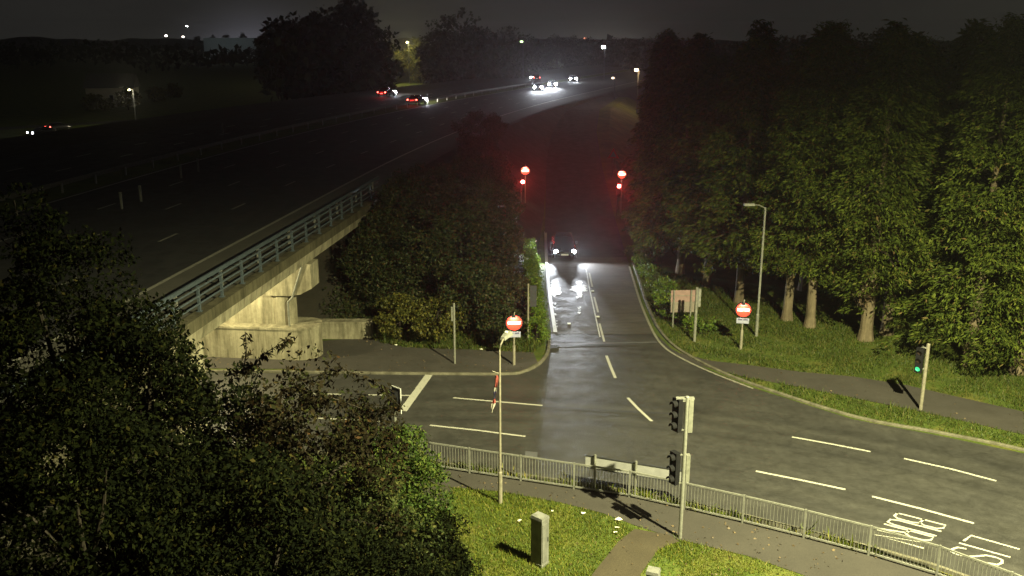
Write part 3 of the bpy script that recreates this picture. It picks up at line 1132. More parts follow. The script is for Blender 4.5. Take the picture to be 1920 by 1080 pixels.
def no_entry(loc, ground_z, h_disc, r, label, ry=0.0, plate=True, watts=60, m="buff", pole_h=None):
    e = empty("no_entry_sign", loc, ry)
    tag(e, label, "no entry sign", "lit no entry signs")
    MB().tube([(0, 0.06, -0.02), (0, 0.06, 1.0)], 0.07, 12).build("pole_base", M[m], e)
    MB().tube([(0, 0.06, 1.0), (0, 0.06, h_disc + r + 0.08)], 0.042, 12).build("pole", M[m], e)
    MB().disc((0, 0.0, h_disc), r * 1.14, "y", 36, 0.02).build("backing", M["black"], e)
    d = MB().disc((0, -0.017, h_disc), r, "y", 36, 0.012).build("disc", M["red"], e)
    MB().box(-r * 0.82, -0.034, h_disc - r * 0.19, r * 0.82, -0.024, h_disc + r * 0.19).build("bar", M["white"], d)
    if plate:
        zz = h_disc - r * 1.14 - 0.17
        pl = MB().box(-0.31, -0.02, zz - 0.13, 0.31, 0.0, zz + 0.15).build("plate", M["plate"], e)
        t = MB()
        for k in range(9):
            if k == 4:
                continue
            x = -0.245 + k * 0.055
            t.box(x, -0.026, zz + 0.035, x + 0.042, -0.0205, zz + 0.115)
        t.build("plate_lettering", M["ink"], pl)
    # sign light on a short arm over the disc
    ln = MB().box(-0.13, -0.32, h_disc + r - 0.04, 0.05, -0.16, h_disc + r + 0.05).build("sign_light", M["dark"], e)
    MB().box(-0.12, -0.31, h_disc + r - 0.052, 0.04, -0.17, h_disc + r - 0.041).build("light_lens", M["lamp_small"], ln)
    MB().tube([(0, 0.06, h_disc + r + 0.05), (0.02, -0.05, h_disc + r + 0.16), (-0.02, -0.17, h_disc + r + 0.03)], 0.025, 8).build("lamp_arm", M["buff"], e)
    spot("sign_light_lamp", (-0.03, -0.3, h_disc + r - 0.08), (0, 0.1, h_disc - r * 0.2), watts, (1.0, 0.86, 0.62), 120, 0.6, 0.05, e)
    return e


p = at(964, 685)
no_entry(p, 0, 2.18, 0.38, "lit red no entry sign with a plate on the left footway", R(4), watts=120)
p = at(1389, 655)
no_entry(p, 0, 2.12, 0.37, "lit red no entry sign with a plate before the conifer trunks", R(-10), watts=90)

# the two far signs above red signals, either side of the climbing slip road
for px, dx, lab, plz in ((985, 0.0, "far lit no entry sign above the left red light", 0), (1166, 0.0, "far lit no entry sign above the right red light", 0)):
    yd = 80.0
    cpt = at_y(px, 320 if px < 1000 else 327, yd)
    gz = slip_z(yd) - 0.05
    e = no_entry((cpt.x, yd, gz), gz, cpt.z - gz, 0.36, lab, 0.0, False, 140)
    sg = at_y(980 if px < 1000 else 1160, 340 if px < 1000 else 348, yd - 0.3)
    f = empty("red_signal", (sg.x - 0.12, yd - 0.45, gz))
    tag(f, "glowing red signal light at the %s side of the far slip road" % ("left" if px < 1000 else "right"), "traffic signal", "red signals on the slip road")
    pole_part(f, sg.z - gz + 0.3, 0.05)
    h = signal_head(f, (0.12, -0.06, sg.z - gz - 0.36), 0, 0, False, 3, 0.15)
    spot("red_signal_lamp", (0.12, -0.5, sg.z - gz + 0.0), (0.12 - sg.x * 0.3, -30, sg.z - gz + 4.6), 17000, (1.0, 0.05, 0.04), 18, 1.0, 0.1, f)

# triangular warning sign further up
tp = at_y(1150, 289, 95)
e = empty("warning_sign", (tp.x, 95, slip_z(95) - 0.05))
tag(e, "dim red triangular warning sign above the right far red light", "warning sign")
hz_ = tp.z - slip_z(95) + 0.05
MB().tube([(0, 0.05, -0.02), (0, 0.05, hz_ + 0.3)], 0.045, 10).build("pole", M["pole"], e)
MB().add([(-0.58, 0, hz_ - 0.42), (0.58, 0, hz_ - 0.42), (0, 0, hz_ + 0.6), (-0.58, 0.02, hz_ - 0.42), (0.58, 0.02, hz_ - 0.42), (0, 0.02, hz_ + 0.6)],
         [(0, 1, 2), (5, 4, 3), (0, 3, 4, 1), (1, 4, 5, 2), (2, 5, 3, 0)]).build("panel", M["red"], e)
MB().add([(-0.33, -0.006, hz_ - 0.28), (0.33, -0.006, hz_ - 0.28), (0, -0.006, hz_ + 0.3)], [(0, 1, 2)]).build("inner_panel", M["tan_back"], e)

# tan board on two legs, its back to us
p = at(1278, 612)
e = empty("sign_board", p, R(4))
tag(e, "tan rectangular sign board on two legs seen from behind on the verge", "sign board")
MB().box(-0.66, 0.0, 0.82, 0.66, 0.03, 1.42).build("lower_panel", M["tan_back"], e)
MB().box(-0.68, 0.0, 1.425, 0.68, 0.03, 2.08).build("upper_panel", plain("pinkish sign back", (0.27, 0.175, 0.155), 0.6, 0.1, 0.15, 4), e)
for x in (-0.52, 0.44):
    MB().tube([(x, -0.06, -0.02), (x, -0.06, 2.1)], 0.045, 10).build("leg", M["pole"], e)
for z in (1.0, 1.75):
    MB().box(-0.66, -0.02, z, 0.66, -0.002, z + 0.05).build("stiffener", M["tan_back"], e)

# tall thin lamp column on the right verge
p = at(1418, 630)
e = empty("lamp_column", p)
tag(e, "tall thin unlit lamp column in front of the conifers", "lamp post", "lamp posts by the roundabout")
MB().tube([(0, 0, 0), (0, 0, 1.2), (0, 0, 1.25), (0, 0, 7.0)], [0.085, 0.085, 0.062, 0.05], 12).build("column", M["pole"], e)
MB().tube([(0, 0, 6.95), (-0.35, -0.05, 7.12), (-0.75, -0.1, 7.15)], 0.03, 8).build("arm", M["pole"], e)
MB().box(-1.15, -0.2, 7.1, -0.62, 0.02, 7.22).build("lantern", M["galv"], e)

# the lamp post at the near footway with the swan neck and a limp flag
p = at(938, 943)
e = empty("lamp_post", p)
tag(e, "slim lamp post with a curved neck and pale lantern on near grass", "lamp post", "lamp posts by the roundabout")
MB().tube([(0, 0, 0), (0, 0, 1.15), (0, 0, 1.2), (0, 0, 5.35)], [0.075, 0.075, 0.046, 0.036], 12).build("column", M["buff"], e)
MB().tube([(0, 0, 5.3), (0, 0, 5.5), (0.03, 0.05, 5.72), (0.1, 0.16, 5.85), (0.17, 0.3, 5.9)], 0.028, 8).build("neck", M["buff"], e)
lm = Matrix.Translation((0.2, 0.42, 5.92)) @ Matrix.Rotation(R(-25), 4, "Z") @ Matrix.Rotation(R(8), 4, "X")
ln = MB()
ln.add([lm @ Vector(q) for q in [(-0.09, -0.26, -0.05), (0.09, -0.26, -0.05), (0.15, 0.28, -0.06), (-0.15, 0.28, -0.06), (-0.06, -0.24, 0.06), (0.06, -0.24, 0.06), (0.1, 0.22, 0.09), (-0.1, 0.22, 0.09)]],
       [(3, 2, 1, 0), (4, 5, 6, 7), (0, 1, 5, 4), (1, 2, 6, 5), (2, 3, 7, 6), (3, 0, 4, 7)])
ln = ln.build("lantern", M["galv"], e)
MB().box(-0.04, 0.0, 0.096, 0.05, 0.09, 0.13, lm).build("photocell", M["white"], ln)
# limp flag, a thing of its own tied to the post
fl = empty("flag", (p.x - 0.05, p.y - 0.06, 3.35))
tag(fl, "limp tattered red and white flag hanging from the near lamp post", "flag")
M["flag_red"] = plain("faded flag red", (0.22, 0.045, 0.035), 0.9, 0, 0.4, 14)
M["flag_white"] = plain("faded flag white", (0.34, 0.32, 0.27), 0.9, 0, 0.4, 14)
cols = [("red", 0.0, 0.32), ("white", 0.32, 0.42), ("ink", 0.42, 0.62), ("red", 0.62, 0.74), ("white", 0.74, 1.0)]
for cn, t0, t1 in cols:
    mb = MB()
    m = 7
    for i in range(m + 1):
        t = t0 + (t1 - t0) * i / m
        z = 1.35 * (1 - t)
        off = -0.05 - 0.17 * t ** 1.3
        w = 0.06 + 0.05 * math.sin(t * 5 + 0.5) ** 2 + 0.03 * math.sin(t * 19)
        w *= 1.0 if t < 0.85 else max(0.25, (1 - t) / 0.15)
        for j in range(7):
            a = j / 6
            mb.v.append((off + (a - 0.5) * w + 0.01 * math.sin(j * 2 + t * 12), 0.035 * math.sin(a * 9 + t * 7), z))
    for i in range(m):
        for j in range(6):
            mb.f.append((i * 7 + j, i * 7 + j + 1, i * 7 + 8 + j, i * 7 + 7 + j))
    o = mb.build("cloth_panel", M["ink" if cn == "ink" else "flag_" + cn], fl, smooth=True)
    sol = o.modifiers.new("thick", "SOLIDIFY")
    sol.thickness = 0.006
MB().tube([(0.05, 0.06, 1.38), (-0.2, 0.0, 1.5)], 0.012, 6).build("flag_stick", M["buff"], fl)

# low direction board behind the guardrail, back towards us
a, b = at_y(1098, 856, 30.15), at_y(1292, 896, 28.85)
ctr = (Vector((a.x, a.y, 0)) + Vector((b.x, b.y, 0))) / 2
ang = math.atan2(b.y - a.y, b.x - a.x)
e = empty("chevron_board", ctr, ang)
tag(e, "long low pale board on posts behind the near guardrail", "sign board")
hl = (Vector((b.x, b.y)) - Vector((a.x, a.y))).length / 2
zc = 1.02
MB().box(-hl, 0, zc - 0.21, hl, 0.025, zc + 0.21).build("panel", M["alu"], e)
MB().box(-hl - 0.01, -0.02, zc + 0.212, hl + 0.01, 0.035, zc + 0.245).build("top_edge", M["dark"], e)
MB().box(-hl - 0.01, -0.02, zc - 0.245, hl + 0.01, 0.035, zc - 0.212).build("bottom_edge", M["dark"], e)  # dark strip: shadow line under the panel, put into its colour
for t in (-0.8, 0.0, 0.94):
    MB().tube([(hl * t, -0.065, -0.02), (hl * t, -0.065, zc + 0.34)], 0.045, 10).build("post", M["pole"], e)

# cabinets on the island
CAB = 1.36


def cabinet(loc, rz, w, d, h, label):
    e = empty("roadside_cabinet", loc, rz)
    tag(e, label, "cabinet", "grey cabinets on the island")
    MB().box(-w / 2, -d / 2, -0.02, w / 2, d / 2, 0.07).build("plinth", M["stone"], e)
    MB().box(-w / 2 + 0.015, -d / 2 + 0.015, 0.07, w / 2 - 0.015, d / 2 - 0.015, h - 0.09).build("body", M["stone"], e)
    MB().add([(-w / 2, -d / 2, h - 0.09), (w / 2, -d / 2, h - 0.09), (w / 2, d / 2, h - 0.09), (-w / 2, d / 2, h - 0.09),
              (-w / 2 + 0.015, -d / 2 + 0.015, h), (w / 2 - 0.015, -d / 2 + 0.015, h), (w / 2 - 0.015, d / 2 - 0.015, h), (-w / 2 + 0.015, d / 2 - 0.015, h)],
             [(0, 1, 5, 4), (1, 2, 6, 5), (2, 3, 7, 6), (3, 0, 4, 7), (4, 5, 6, 7), (3, 2, 1, 0)]).build("lid", M["stone"], e)
    MB().box(w / 2 - 0.014, -d * 0.38, 0.16, w / 2 + 0.004, d * 0.38, h - 0.2).build("door", M["stone"], e)
    MB().box(w / 2 + 0.005, d * 0.22, h * 0.5, w / 2 + 0.03, d * 0.27, h * 0.58).build("handle", M["dark"], e)
    return e


p = at(1012, 1060)
cabinet((p.x, p.y + 0.12, 0), R(-42), 0.46, 0.36, 1.62, "grey metal cabinet standing upright on the near grass")
p = at(1221, 1158)
cabinet((p.x, p.y, 0), R(-20), 0.36, 0.34, 1.5, "second grey cabinet cut off by the bottom frame edge")

# litter
for i, (px, py, sz, lab) in enumerate([(1159, 977, 0.16, "largest white crumpled paper scrap beside the footway edge"), (1157, 992, 0.08, "small pale paper scrap just below the largest one"),
                                       (1154, 1001, 0.07, "tiny pale paper scrap above the trodden path"), (1094, 965, 0.08, "white paper scrap between cabinet and footway, alone"),
                                       (974, 979, 0.08, "pale scrap of paper left of the upright cabinet"), (1036, 961, 0.05, "small pale scrap beyond the upright cabinet"),
                                       (902, 657, 0.10, "white scrap on the far left footway near the bushes"), (743, 649, 0.10, "pale scrap under the yellowing bush")]):
    p = at(px, py)
    mb = MB()
    n = 9
    ring = [(sz * random.uniform(0.6, 1.1) * math.cos(2 * math.pi * k / n), sz * random.uniform(0.4, 0.8) * math.sin(2 * math.pi * k / n), random.uniform(0.02, 0.07)) for k in range(n)]
    mb.add(ring + [(0, 0, sz * 0.7)], [(k, (k + 1) % n, n) for k in range(n)])
    o = mb.build("litter", M["litter"], loc=(p.x, p.y, 0.03))
    tag(o, lab, "litter", "paper litter on the verges")

# ---------------------------------------------------------------- floodlight mast outside the frame (its light and shadows are in the photo)
mast = empty("floodlight_mast", (14.5, 14.0, 0))
tag(mast, "tall steel floodlight mast lighting the roundabout from the island", "floodlight mast")
MB().tube([(0, -0.9, 0), (0, -0.9, 9), (0, -0.9, 21.7)], [0.22, 0.16, 0.1], 16).build("mast", M["galv"], mast)
fh = MB()
n = 32
for r, z in ((0.12, 21.8), (0.8, 21.65), (1.0, 21.4), (1.0, 20.59), (0.985, 20.59), (0.985, 21.38), (0.79, 21.62), (0.1, 21.77)):
    fh.v += [(r * math.cos(2 * math.pi * k / n), r * math.sin(2 * math.pi * k / n), z) for k in range(n)]
for i in range(7):
    for k in range(n):
        fh.f.append((i * n + k, i * n + (k + 1) % n, (i + 1) * n + (k + 1) % n, (i + 1) * n + k))
fh.f.append(tuple(range(n))[::-1])
fh.f.append(tuple(7 * n + k for k in range(n)))
fh = fh.build("added_light_skirt", M["black"], mast)  # added unseen skirt, shaped to cut the light off tree tops and motorway
FLOOD = spot("floodlight_lamp", (0, 0, 21.0), (-9.5, 19.5, 0), 156000, (1.0, 0.95, 0.52), 128, 0.7, 0.2, mast)


# ================================================================== CARS
def loft(stations, n=20, e=3.2):
    """stations: (y, half width, z bottom, z top); superellipse rings"""
    mb = MB()
    for y, w, a, b in stations:
        cz, hz2 = (a + b) / 2, (b - a) / 2
        for k in range(n):
            t = 2 * math.pi * k / n
            cx, sx = math.cos(t), math.sin(t)
            mb.v.append((w * math.copysign(abs(cx) ** (2 / e), cx), y, cz + hz2 * math.copysign(abs(sx) ** (2 / e), sx)))
    m = len(stations)
    for i in range(m - 1):
        for k in range(n):
            mb.f.append((i * n + k, i * n + (k + 1) % n, (i + 1) * n + (k + 1) % n, (i + 1) * n + k))
    mb.f.append(tuple(range(n))[::-1])
    mb.f.append(tuple((m - 1) * n + k for k in range(n)))
    return mb


def car_wheel(mesh_cache={}):
    if not mesh_cache:
        t = MB()
        n = 20
        for x, r in ((-0.1, 0.22), (-0.1, 0.3), (-0.07, 0.32), (0.07, 0.32), (0.1, 0.3), (0.1, 0.22)):
            t.v += [(x, r * math.cos(2 * math.pi * k / n), r * math.sin(2 * math.pi * k / n)) for k in range(n)]
        for i in range(5):
            for k in range(n):
                t.f.append((i * n + k, i * n + (k + 1) % n, (i + 1) * n + (k + 1) % n, (i + 1) * n + k))
        mesh_cache["tyre"] = t.mesh("wheel", M["rubber"])
        r_ = MB().disc((0, 0, 0), 0.215, "x", 18, 0.15)
        mesh_cache["rim"] = r_.mesh("rim", M["rim"])
    return mesh_cache


def make_car(paint, label, group, head, tail):
    """front faces local -y"""
    e = empty("car")
    tag(e, label, "car", group)
    loft([(-2.08, 0.62, 0.34, 0.6), (-2.0, 0.76, 0.27, 0.70), (-1.7, 0.85, 0.23, 0.82), (-1.0, 0.88, 0.21, 0.93), (0, 0.89, 0.21, 0.97), (1.2, 0.89, 0.22, 1.0), (1.75, 0.85, 0.25, 1.0), (2.02, 0.76, 0.33, 0.93), (2.08, 0.6, 0.4, 0.82)]).build("body", M[paint], e, smooth=True)
    cab = loft([(-0.95, 0.72, 0.86, 0.93), (-0.45, 0.70, 0.86, 1.28), (0.0, 0.66, 0.86, 1.42), (0.8, 0.65, 0.86, 1.43), (1.35, 0.66, 0.86, 1.30), (1.75, 0.68, 0.86, 0.98)], 20, 4.0).build("cabin_glass", M["glass"], e, smooth=True)
    loft([(-0.28, 0.55, 1.33, 1.40), (0.0, 0.62, 1.37, 1.455), (0.8, 0.61, 1.38, 1.465), (1.25, 0.56, 1.31, 1.38)], 16, 4).build("roof", M[paint], e, smooth=True)
    for sx in (-1, 1):
        for y in (-1.3, 1.3):
            w = link("wheel", car_wheel()["tyre"], e, loc=(sx * 0.8, y, 0.32))
            link("rim", car_wheel()["rim"], w)
        MB().disc((sx * 0.64, -2.0, 0.64), 0.25 if head == "head_far" else 0.14, "y", 20, 0.1).build("headlight", M[head], e)
        MB().box(sx * 0.68 - 0.1, 1.99, 0.72, sx * 0.68 + 0.1, 2.07, 0.9).build("tail_light", M[tail], e)
        MB().box(sx * 0.92 - 0.09, -0.62, 0.93, sx * 0.92 + 0.09, -0.52, 1.06).build("wing_mirror", M[paint], e)
    MB().box(-0.26, -2.1, 0.38, 0.26, -2.075, 0.49).build("front_plate", M["white"], e)
    MB().box(-0.26, 2.07, 0.52, 0.26, 2.1, 0.63).build("rear_plate", M["white"], e)
    MB().box(-0.45, -2.09, 0.52, 0.45, -2.03, 0.6).build("grille", M["black"], e)
    return e


def beams(car, watts, col, tilt, size, blend, leak, off=0.64):
    for sx in (-1, 1):
        spot("headlight_beam", (sx * off, -2.12, 0.64), (sx * off * 1.3, -42, 0.64 - 40 * tilt), watts, col, size, blend, 0.06, car)
        spot("headlight_wide", (sx * off, -2.12, 0.66), (sx * 15, -20, 0.5), watts * 0.85, col, 84, 1.0, 0.06, car)
        if leak:
            spot("headlight_spill", (sx * off, -2.1, 0.64), (sx * off, -40, 10.5), leak, col, 15, 1.0, 0.1, car)


car1 = make_car("car_dark", "dark car with glaring headlights coming down the slip road", "cars on the slip road", "head_on", "tail_off")
car1.location = (3.78, 66.9, slip_z(66.5) + 0.004)
beams(car1, 4800, (0.86, 0.92, 1.0), 0.008, 17, 1.0, 5500)

# two cars driving away on the far carriageway
lane_cars = []
for px, py, y, lab in ((782, 186, 158, "car with red tail lights driving away, nearer of the pair"), (725, 172, 178, "car with red tail lights driving away, farther of the pair")):
    c_ = make_car("car_red", lab, "cars driving away on the motorway", "head_far", "tail_on")
    z = MZ + 0.01
    pt = at(px, py, MZ + 0.8)
    c_.location = (pt.x, pt.y, z)
    dirx = (edge_x(pt.y + 2) - edge_x(pt.y - 2)) / 4
    c_.rotation_euler = (0, 0, R(180) - math.atan(dirx))
    spot("headlight_beam", (0, -2.15, 0.65), (0, -22, -0.2), 6000, (1.0, 0.9, 0.75), 50, 0.8, 0.1, c_)
    point("tail_glow", (0, 2.3, 0.75), 60, (1.0, 0.05, 0.04), 0.1, c_)

# oncoming cars with dazzling lights where the motorway bends
for px, py, lab, k in ((1036, 157, "oncoming car with the most dazzling headlights on the motorway", 1.0), (1009, 163, "oncoming car just left of the most dazzling headlights", 0.45),
                       (1075, 147, "small oncoming car right of the dazzling headlights", 0.06)):
    pt = at(px, py, MZ + 0.65)
    c_ = make_car("car_grey", lab, "oncoming cars on the motorway", "head_far", "tail_off")
    c_.location = (pt.x, pt.y, MZ + 0.01)
    dirx = pt.x / pt.y
    c_.rotation_euler = (0, 0, -math.atan(dirx))
    for sx in (-1, 1):
        spot("headlight_beam", (sx * 0.64, -2.15, 0.65), (sx * 0.7, -42, 3.0), 8000 * k, (0.86, 0.92, 1.0), 30, 1.0, 0.1, c_)
        spot("headlight_dipped", (sx * 0.64, -2.15, 0.65), (sx * 0.9, -14, -0.6), 4500 * k, (0.86, 0.92, 1.0), 50, 1.0, 0.1, c_)
pt = at(1004, 144, MZ + 0.9)
c_ = make_car("car_dark", "car showing pinkish tail lights above the dazzling headlights", "cars driving away on the motorway", "head_far", "tail_on")
c_.location = (pt.x, pt.y, MZ)
c_.rotation_euler = (0, 0, R(180) + R(8))

# side road with three cars, far left
sr = sheet("side_road", [(-160, 120), (-160, 126), (-110, 150), (-66, 190), (-62, 187), (-106, 146)], 0.01, M["motorway"])
for px, py, rz, lab, hd in ((77, 247, R(-28), "far left car with two white headlights on the side road", "head_on"), (30, 269, R(-28), "far left car at the frame edge, faint white lights", "head_on"), (110, 238, R(150), "far left car with dim red tail lights on the side road", "lens_off")):
    pt = at(px, py, 0.65)
    c_ = make_car("car_grey", lab, "cars on the side road", hd, "tail_on" if rz > 1 else "tail_off")
    c_.location = (pt.x, pt.y, 0.0)
    c_.rotation_euler = (0, 0, rz)


# ================================================================== FAR LAMPS AND BUILDINGS
def far_lamp(px, py, h, label, mat_, r, watts=0, col=(1, 1, 1), base=0.0, dist=None):
    # lantern at height h above base
    z = base + h
    pt = at_y(px, py, dist) if dist else (at(px, py, z) if (py > 72) else at_y(px, py, 620))
    e = empty("street_lamp", (pt.x, pt.y, base))
    tag(e, label, "street lamp", "distant street lamps")
    hh = pt.z - base
    MB().tube([(0, 0, 0), (0, 0, hh)], [0.12, 0.07], 8).build("column", M["dark"], e)
    MB().tube([(0, 0, hh), (-0.4, -0.6, hh + 0.15)], 0.05, 6).build("arm", M["pole"], e)
    s = MB()
    n, m = 10, 6
    for i in range(m + 1):
        a = math.pi * i / m
        for k in range(n):
            b = 2 * math.pi * k / n
            s.v.append((r * math.sin(a) * math.cos(b) - 0.4, r * math.sin(a) * math.sin(b) - 0.6, hh + r * 0.7 * math.cos(a)))
    for i in range(m):
        for k in range(n):
            s.f.append((i * n + k, i * n + (k + 1) % n, (i + 1) * n + (k + 1) % n, (i + 1) * n + k))
    s.build("lantern", mat_, e, smooth=True)
    if watts:
        point("lantern_lamp", (-0.4, -1.2, hh - r - 0.1), watts, col, 0.3, e)
    return e


far_lamp(1134, 88, 8, "small white street lamp right of the motorway glare, highest", M["lamp_cool"], 0.45, dist=225)
far_lamp(1197, 131, 6, "orange street lamp above the conifer tops on the right", M["lamp_warm"], 0.28, 900, (1, 0.6, 0.25), dist=150)
far_lamp(1153, 146, 5, "faint tiny pale lamp left of the orange street lamp", emit("faint lantern", (1, 0.8, 0.6), 3), 0.25, dist=160)
far_lamp(352, 49, 9, "tiny white light standing alone above the left skyline", M["lamp_cool"], 0.5)
far_lamp(313, 67, 9, "left of the tiny lamps along the far left horizon", emit("horizon lantern", (1, 0.9, 0.75), 14), 0.8)
far_lamp(345, 69, 9, "right of the tiny lamps along the far left horizon", emit("horizon lantern", (1, 0.9, 0.75), 8), 0.8)
far_lamp(1098, 72, 9, "faint reddish lamp on the horizon above the motorway", emit("horizon lantern", (1, 0.35, 0.2), 3), 0.9)
far_lamp(720, 84, 9, "yellow street lamp beside the lit tree, left of two", M["lamp_warm"], 0.22, 6000, (1, 0.9, 0.4), dist=322)
far_lamp(766, 79, 9, "yellow street lamp beside the lit tree, right of two", M["lamp_warm"], 0.22, 6000, (1, 0.9, 0.4), dist=322)
far_lamp(249, 168, 6.5, "street lamp lighting the pale house beyond the motorway", M["lamp_small"], 0.2, 1600, (1, 0.9, 0.55))
far_lamp(981, 78, 9, "faint greenish lamp in the tree line above the motorway", emit("horizon lantern", (0.6, 0.9, 0.4), 3), 0.4, dist=230)

# pale post by the big trees
pt = at(629, 118, 6)
e = empty("sign_mast", (pt.x, pt.y, 0))
tag(e, "pale thin upright mast below the tallest dark tree", "mast")
MB().tube([(0, 0, 0), (0, 0, 9.5)], 0.28, 10).build("mast", M["white"], e)
MB().box(-0.5, -0.15, 9.5, 0.5, 0.15, 10.1).build("mast_head", M["dark"], e)
point("mast_lamp", (-1, -5, 9.8), 1500, (1, 1, 1), 0.2, e)

# house lit by the lamp, beyond the motorway on the left
pt = at(216, 200, 0)
e = empty("house", (pt.x, pt.y, 0), R(12))
tag(e, "pale rendered house half hidden by lit shrubs on the left", "house")
MB().box(-6, 0, 0, 4.2, 8, 4.2).build("wall", M["house"], e)
MB().add([(-6.4, -0.5, 4.2), (4.6, -0.5, 4.2), (4.6, 8.5, 4.2), (-6.4, 8.5, 4.2), (-6.4, 4, 7.4), (4.6, 4, 7.4)],
         [(0, 1, 5, 4), (2, 3, 4, 5), (1, 2, 5), (3, 0, 4), (3, 2, 1, 0)]).build("roof", M["roof"], e)
for x in (-4.2, -0.6, 2.4):
    w_ = MB().box(x - 0.5, -0.05, 1.4, x + 0.5, -0.002, 2.7).build("window", M["white"], e)
    MB().box(x - 0.42, -0.06, 1.48, x + 0.42, -0.051, 2.62).build("pane", M["glass"], w_)
MB().box(0.5, -0.06, 0, 1.4, -0.002, 2.1).build("door", M["roof"], e)

# big pale shed on the skyline
pt = at(432, 104, 0.5)
y_ = 600.0
pa = at_y(384, 108, y_)
pb = at_y(480, 92, y_)
e = empty("warehouse", ((pa.x + pb.x) / 2, y_, 0))
tag(e, "long pale flat roofed warehouse on the left skyline", "warehouse")
w2 = (pb.x - pa.x) / 2
zt = at_y(432, 71, y_).z
MB().box(-w2, 0, 0, w2, 30, zt - 0.5).build("wall", M["shed"], e)
MB().box(-w2 - 0.3, -0.3, zt - 0.5, w2 + 0.3, 30.3, zt).build("roof", M["shed"], e)
for k in range(3):
    MB().box(-w2 + 5 + k * 6, -0.12, 0, -w2 + 9 + k * 6, -0.002, 4.5).build("loading_door", M["roof"], e)
for x in (-9, 9):
    point("added_shed_fill", (x, -22, 12), 500, (0.85, 0.97, 1.0), 0.5, e)  # added lamps without fixtures, put in to brighten the shed wall


# ================================================================== FOLIAGE
def leaf_quads(P, size, aspect=0.5, droop=0.35, rng=RNG, flat=0.0, dirs=None):
    """rhombic leaves at points P, random directions"""
    N = len(P)
    if dirs is None:
        d = rng.normal(size=(N, 3))
        d[:, 2] = d[:, 2] * (1 - flat) - droop
    else:
        d = dirs + rng.normal(size=(N, 3)) * 0.35
    d /= np.linalg.norm(d, axis=1, keepdims=True) + 1e-9
    r = rng.normal(size=(N, 3))
    s = np.cross(d, r)
    s /= np.linalg.norm(s, axis=1, keepdims=True) + 1e-9
    L = size * rng.uniform(0.6, 1.35, size=(N, 1))
    W = L * aspect * rng.uniform(0.7, 1.2, size=(N, 1))
    nrm = np.cross(d, s)
    V = np.stack([P, P + d * L * 0.45 + s * W * 0.5 + nrm * L * 0.08, P + d * L, P + d * L * 0.45 - s * W * 0.5 + nrm * L * 0.08], axis=1)
    return V


def clump_points(centers, radii, per, rng=RNG, shell=0.55):
    out = []
    for (c, r) in zip(centers, radii):
        v = rng.normal(size=(per, 3))
        v /= np.linalg.norm(v, axis=1, keepdims=True)
        rr = (shell + (1 - shell) * rng.random((per, 1)) ** 0.6)
        out.append(np.array(c) + v * rr * np.array(r))
    return np.concatenate(out)


def crown_clumps(c, rad, n, csize, rng=RNG, bottom=-1.0):
    """clump centres spread through an ellipsoid, biased to its outside"""
    C, Rr = [], []
    while len(C) < n:
        v = rng.normal(size=3)
        v /= np.linalg.norm(v)
        if v[2] < bottom:
            continue
        k = rng.uniform(0.45, 1.0) ** 0.5
        C.append(np.array(c) + v * k * np.array(rad) * rng.uniform(0.85, 1.08))
        s = csize * rng.uniform(0.6, 1.35)
        Rr.append((s, s, s * rng.uniform(0.55, 0.9)))
    return C, Rr


def tree(name, label, cat, group, base, h, crown_c, crown_r, nclump, csize, per, leaf, mat_, bark="darkbark", tr=0.18, aspect=0.5, droop=0.35, bottom=-1.0, extra=None, limbs=7):
    """trunk with limbs and a crown of separate leaves; crown_c is relative to the base"""
    e = empty(name, base)
    tag(e, label, cat, group)
    C, Rr = crown_clumps(crown_c, crown_r, nclump, csize, bottom=bottom)
    t = MB()
    top = Vector(crown_c) + Vector((0, 0, crown_r[2] * 0.35))
    mid = Vector((crown_c[0] * 0.3, crown_c[1] * 0.3, max(0.3, crown_c[2] - crown_r[2] * 0.6)))
    t.tube([(0, 0, -0.3), (0, 0, 0.1), mid, Vector(crown_c), top], [tr * 1.35, tr, tr * 0.8, tr * 0.5, tr * 0.15], 9)
    t.build("trunk", M[bark], e)
    for k in range(limbs):
        q = Vector(C[int(k * len(C) / limbs)])
        st = mid.lerp(top, random.uniform(0.05, 0.75))
        m2 = st.lerp(q, 0.5) + Vector((random.uniform(-0.2, 0.2), random.uniform(-0.2, 0.2), 0.15 * (q - st).length))
        MB().tube([st, m2, q], [tr * 0.42, tr * 0.28, tr * 0.08], 6).build("limb", M[bark], e)
    P = clump_points(C, Rr, per)
    V = leaf_quads(P, leaf, aspect, droop)
    if extra is not None:
        V = np.concatenate([V, extra])
    o = link("crown", quads_mesh("crown", V, M[mat_]), e)
    o["kind"] = "stuff"
    return e


# ---- foreground trees on the left, on the bank below the camera
def fore(px, py_top, y, half_px, label, mat_, ncl, per, leaf=0.12, depth=None, name="broadleaf_tree", vr=None, cs=0.55, aspect=0.5):
    top = at_y(px, py_top, y)
    x = top.x
    gz = max(-0.05, bank_z(x, y))
    dep = math.hypot(y, CAM_H - top.z) / math.hypot(1, 0)
    hr = half_px / FPX * dep
    H = top.z - gz
    rz = vr or min(H * 0.46, 3.6)
    return tree(name, label, "tree", "broadleaf trees on the near left bank", (x, y, gz), H, (0, 0, H - rz * 0.98), (hr, hr * 0.9, rz), ncl, cs, per, leaf, mat_, aspect=aspect, tr=0.16)


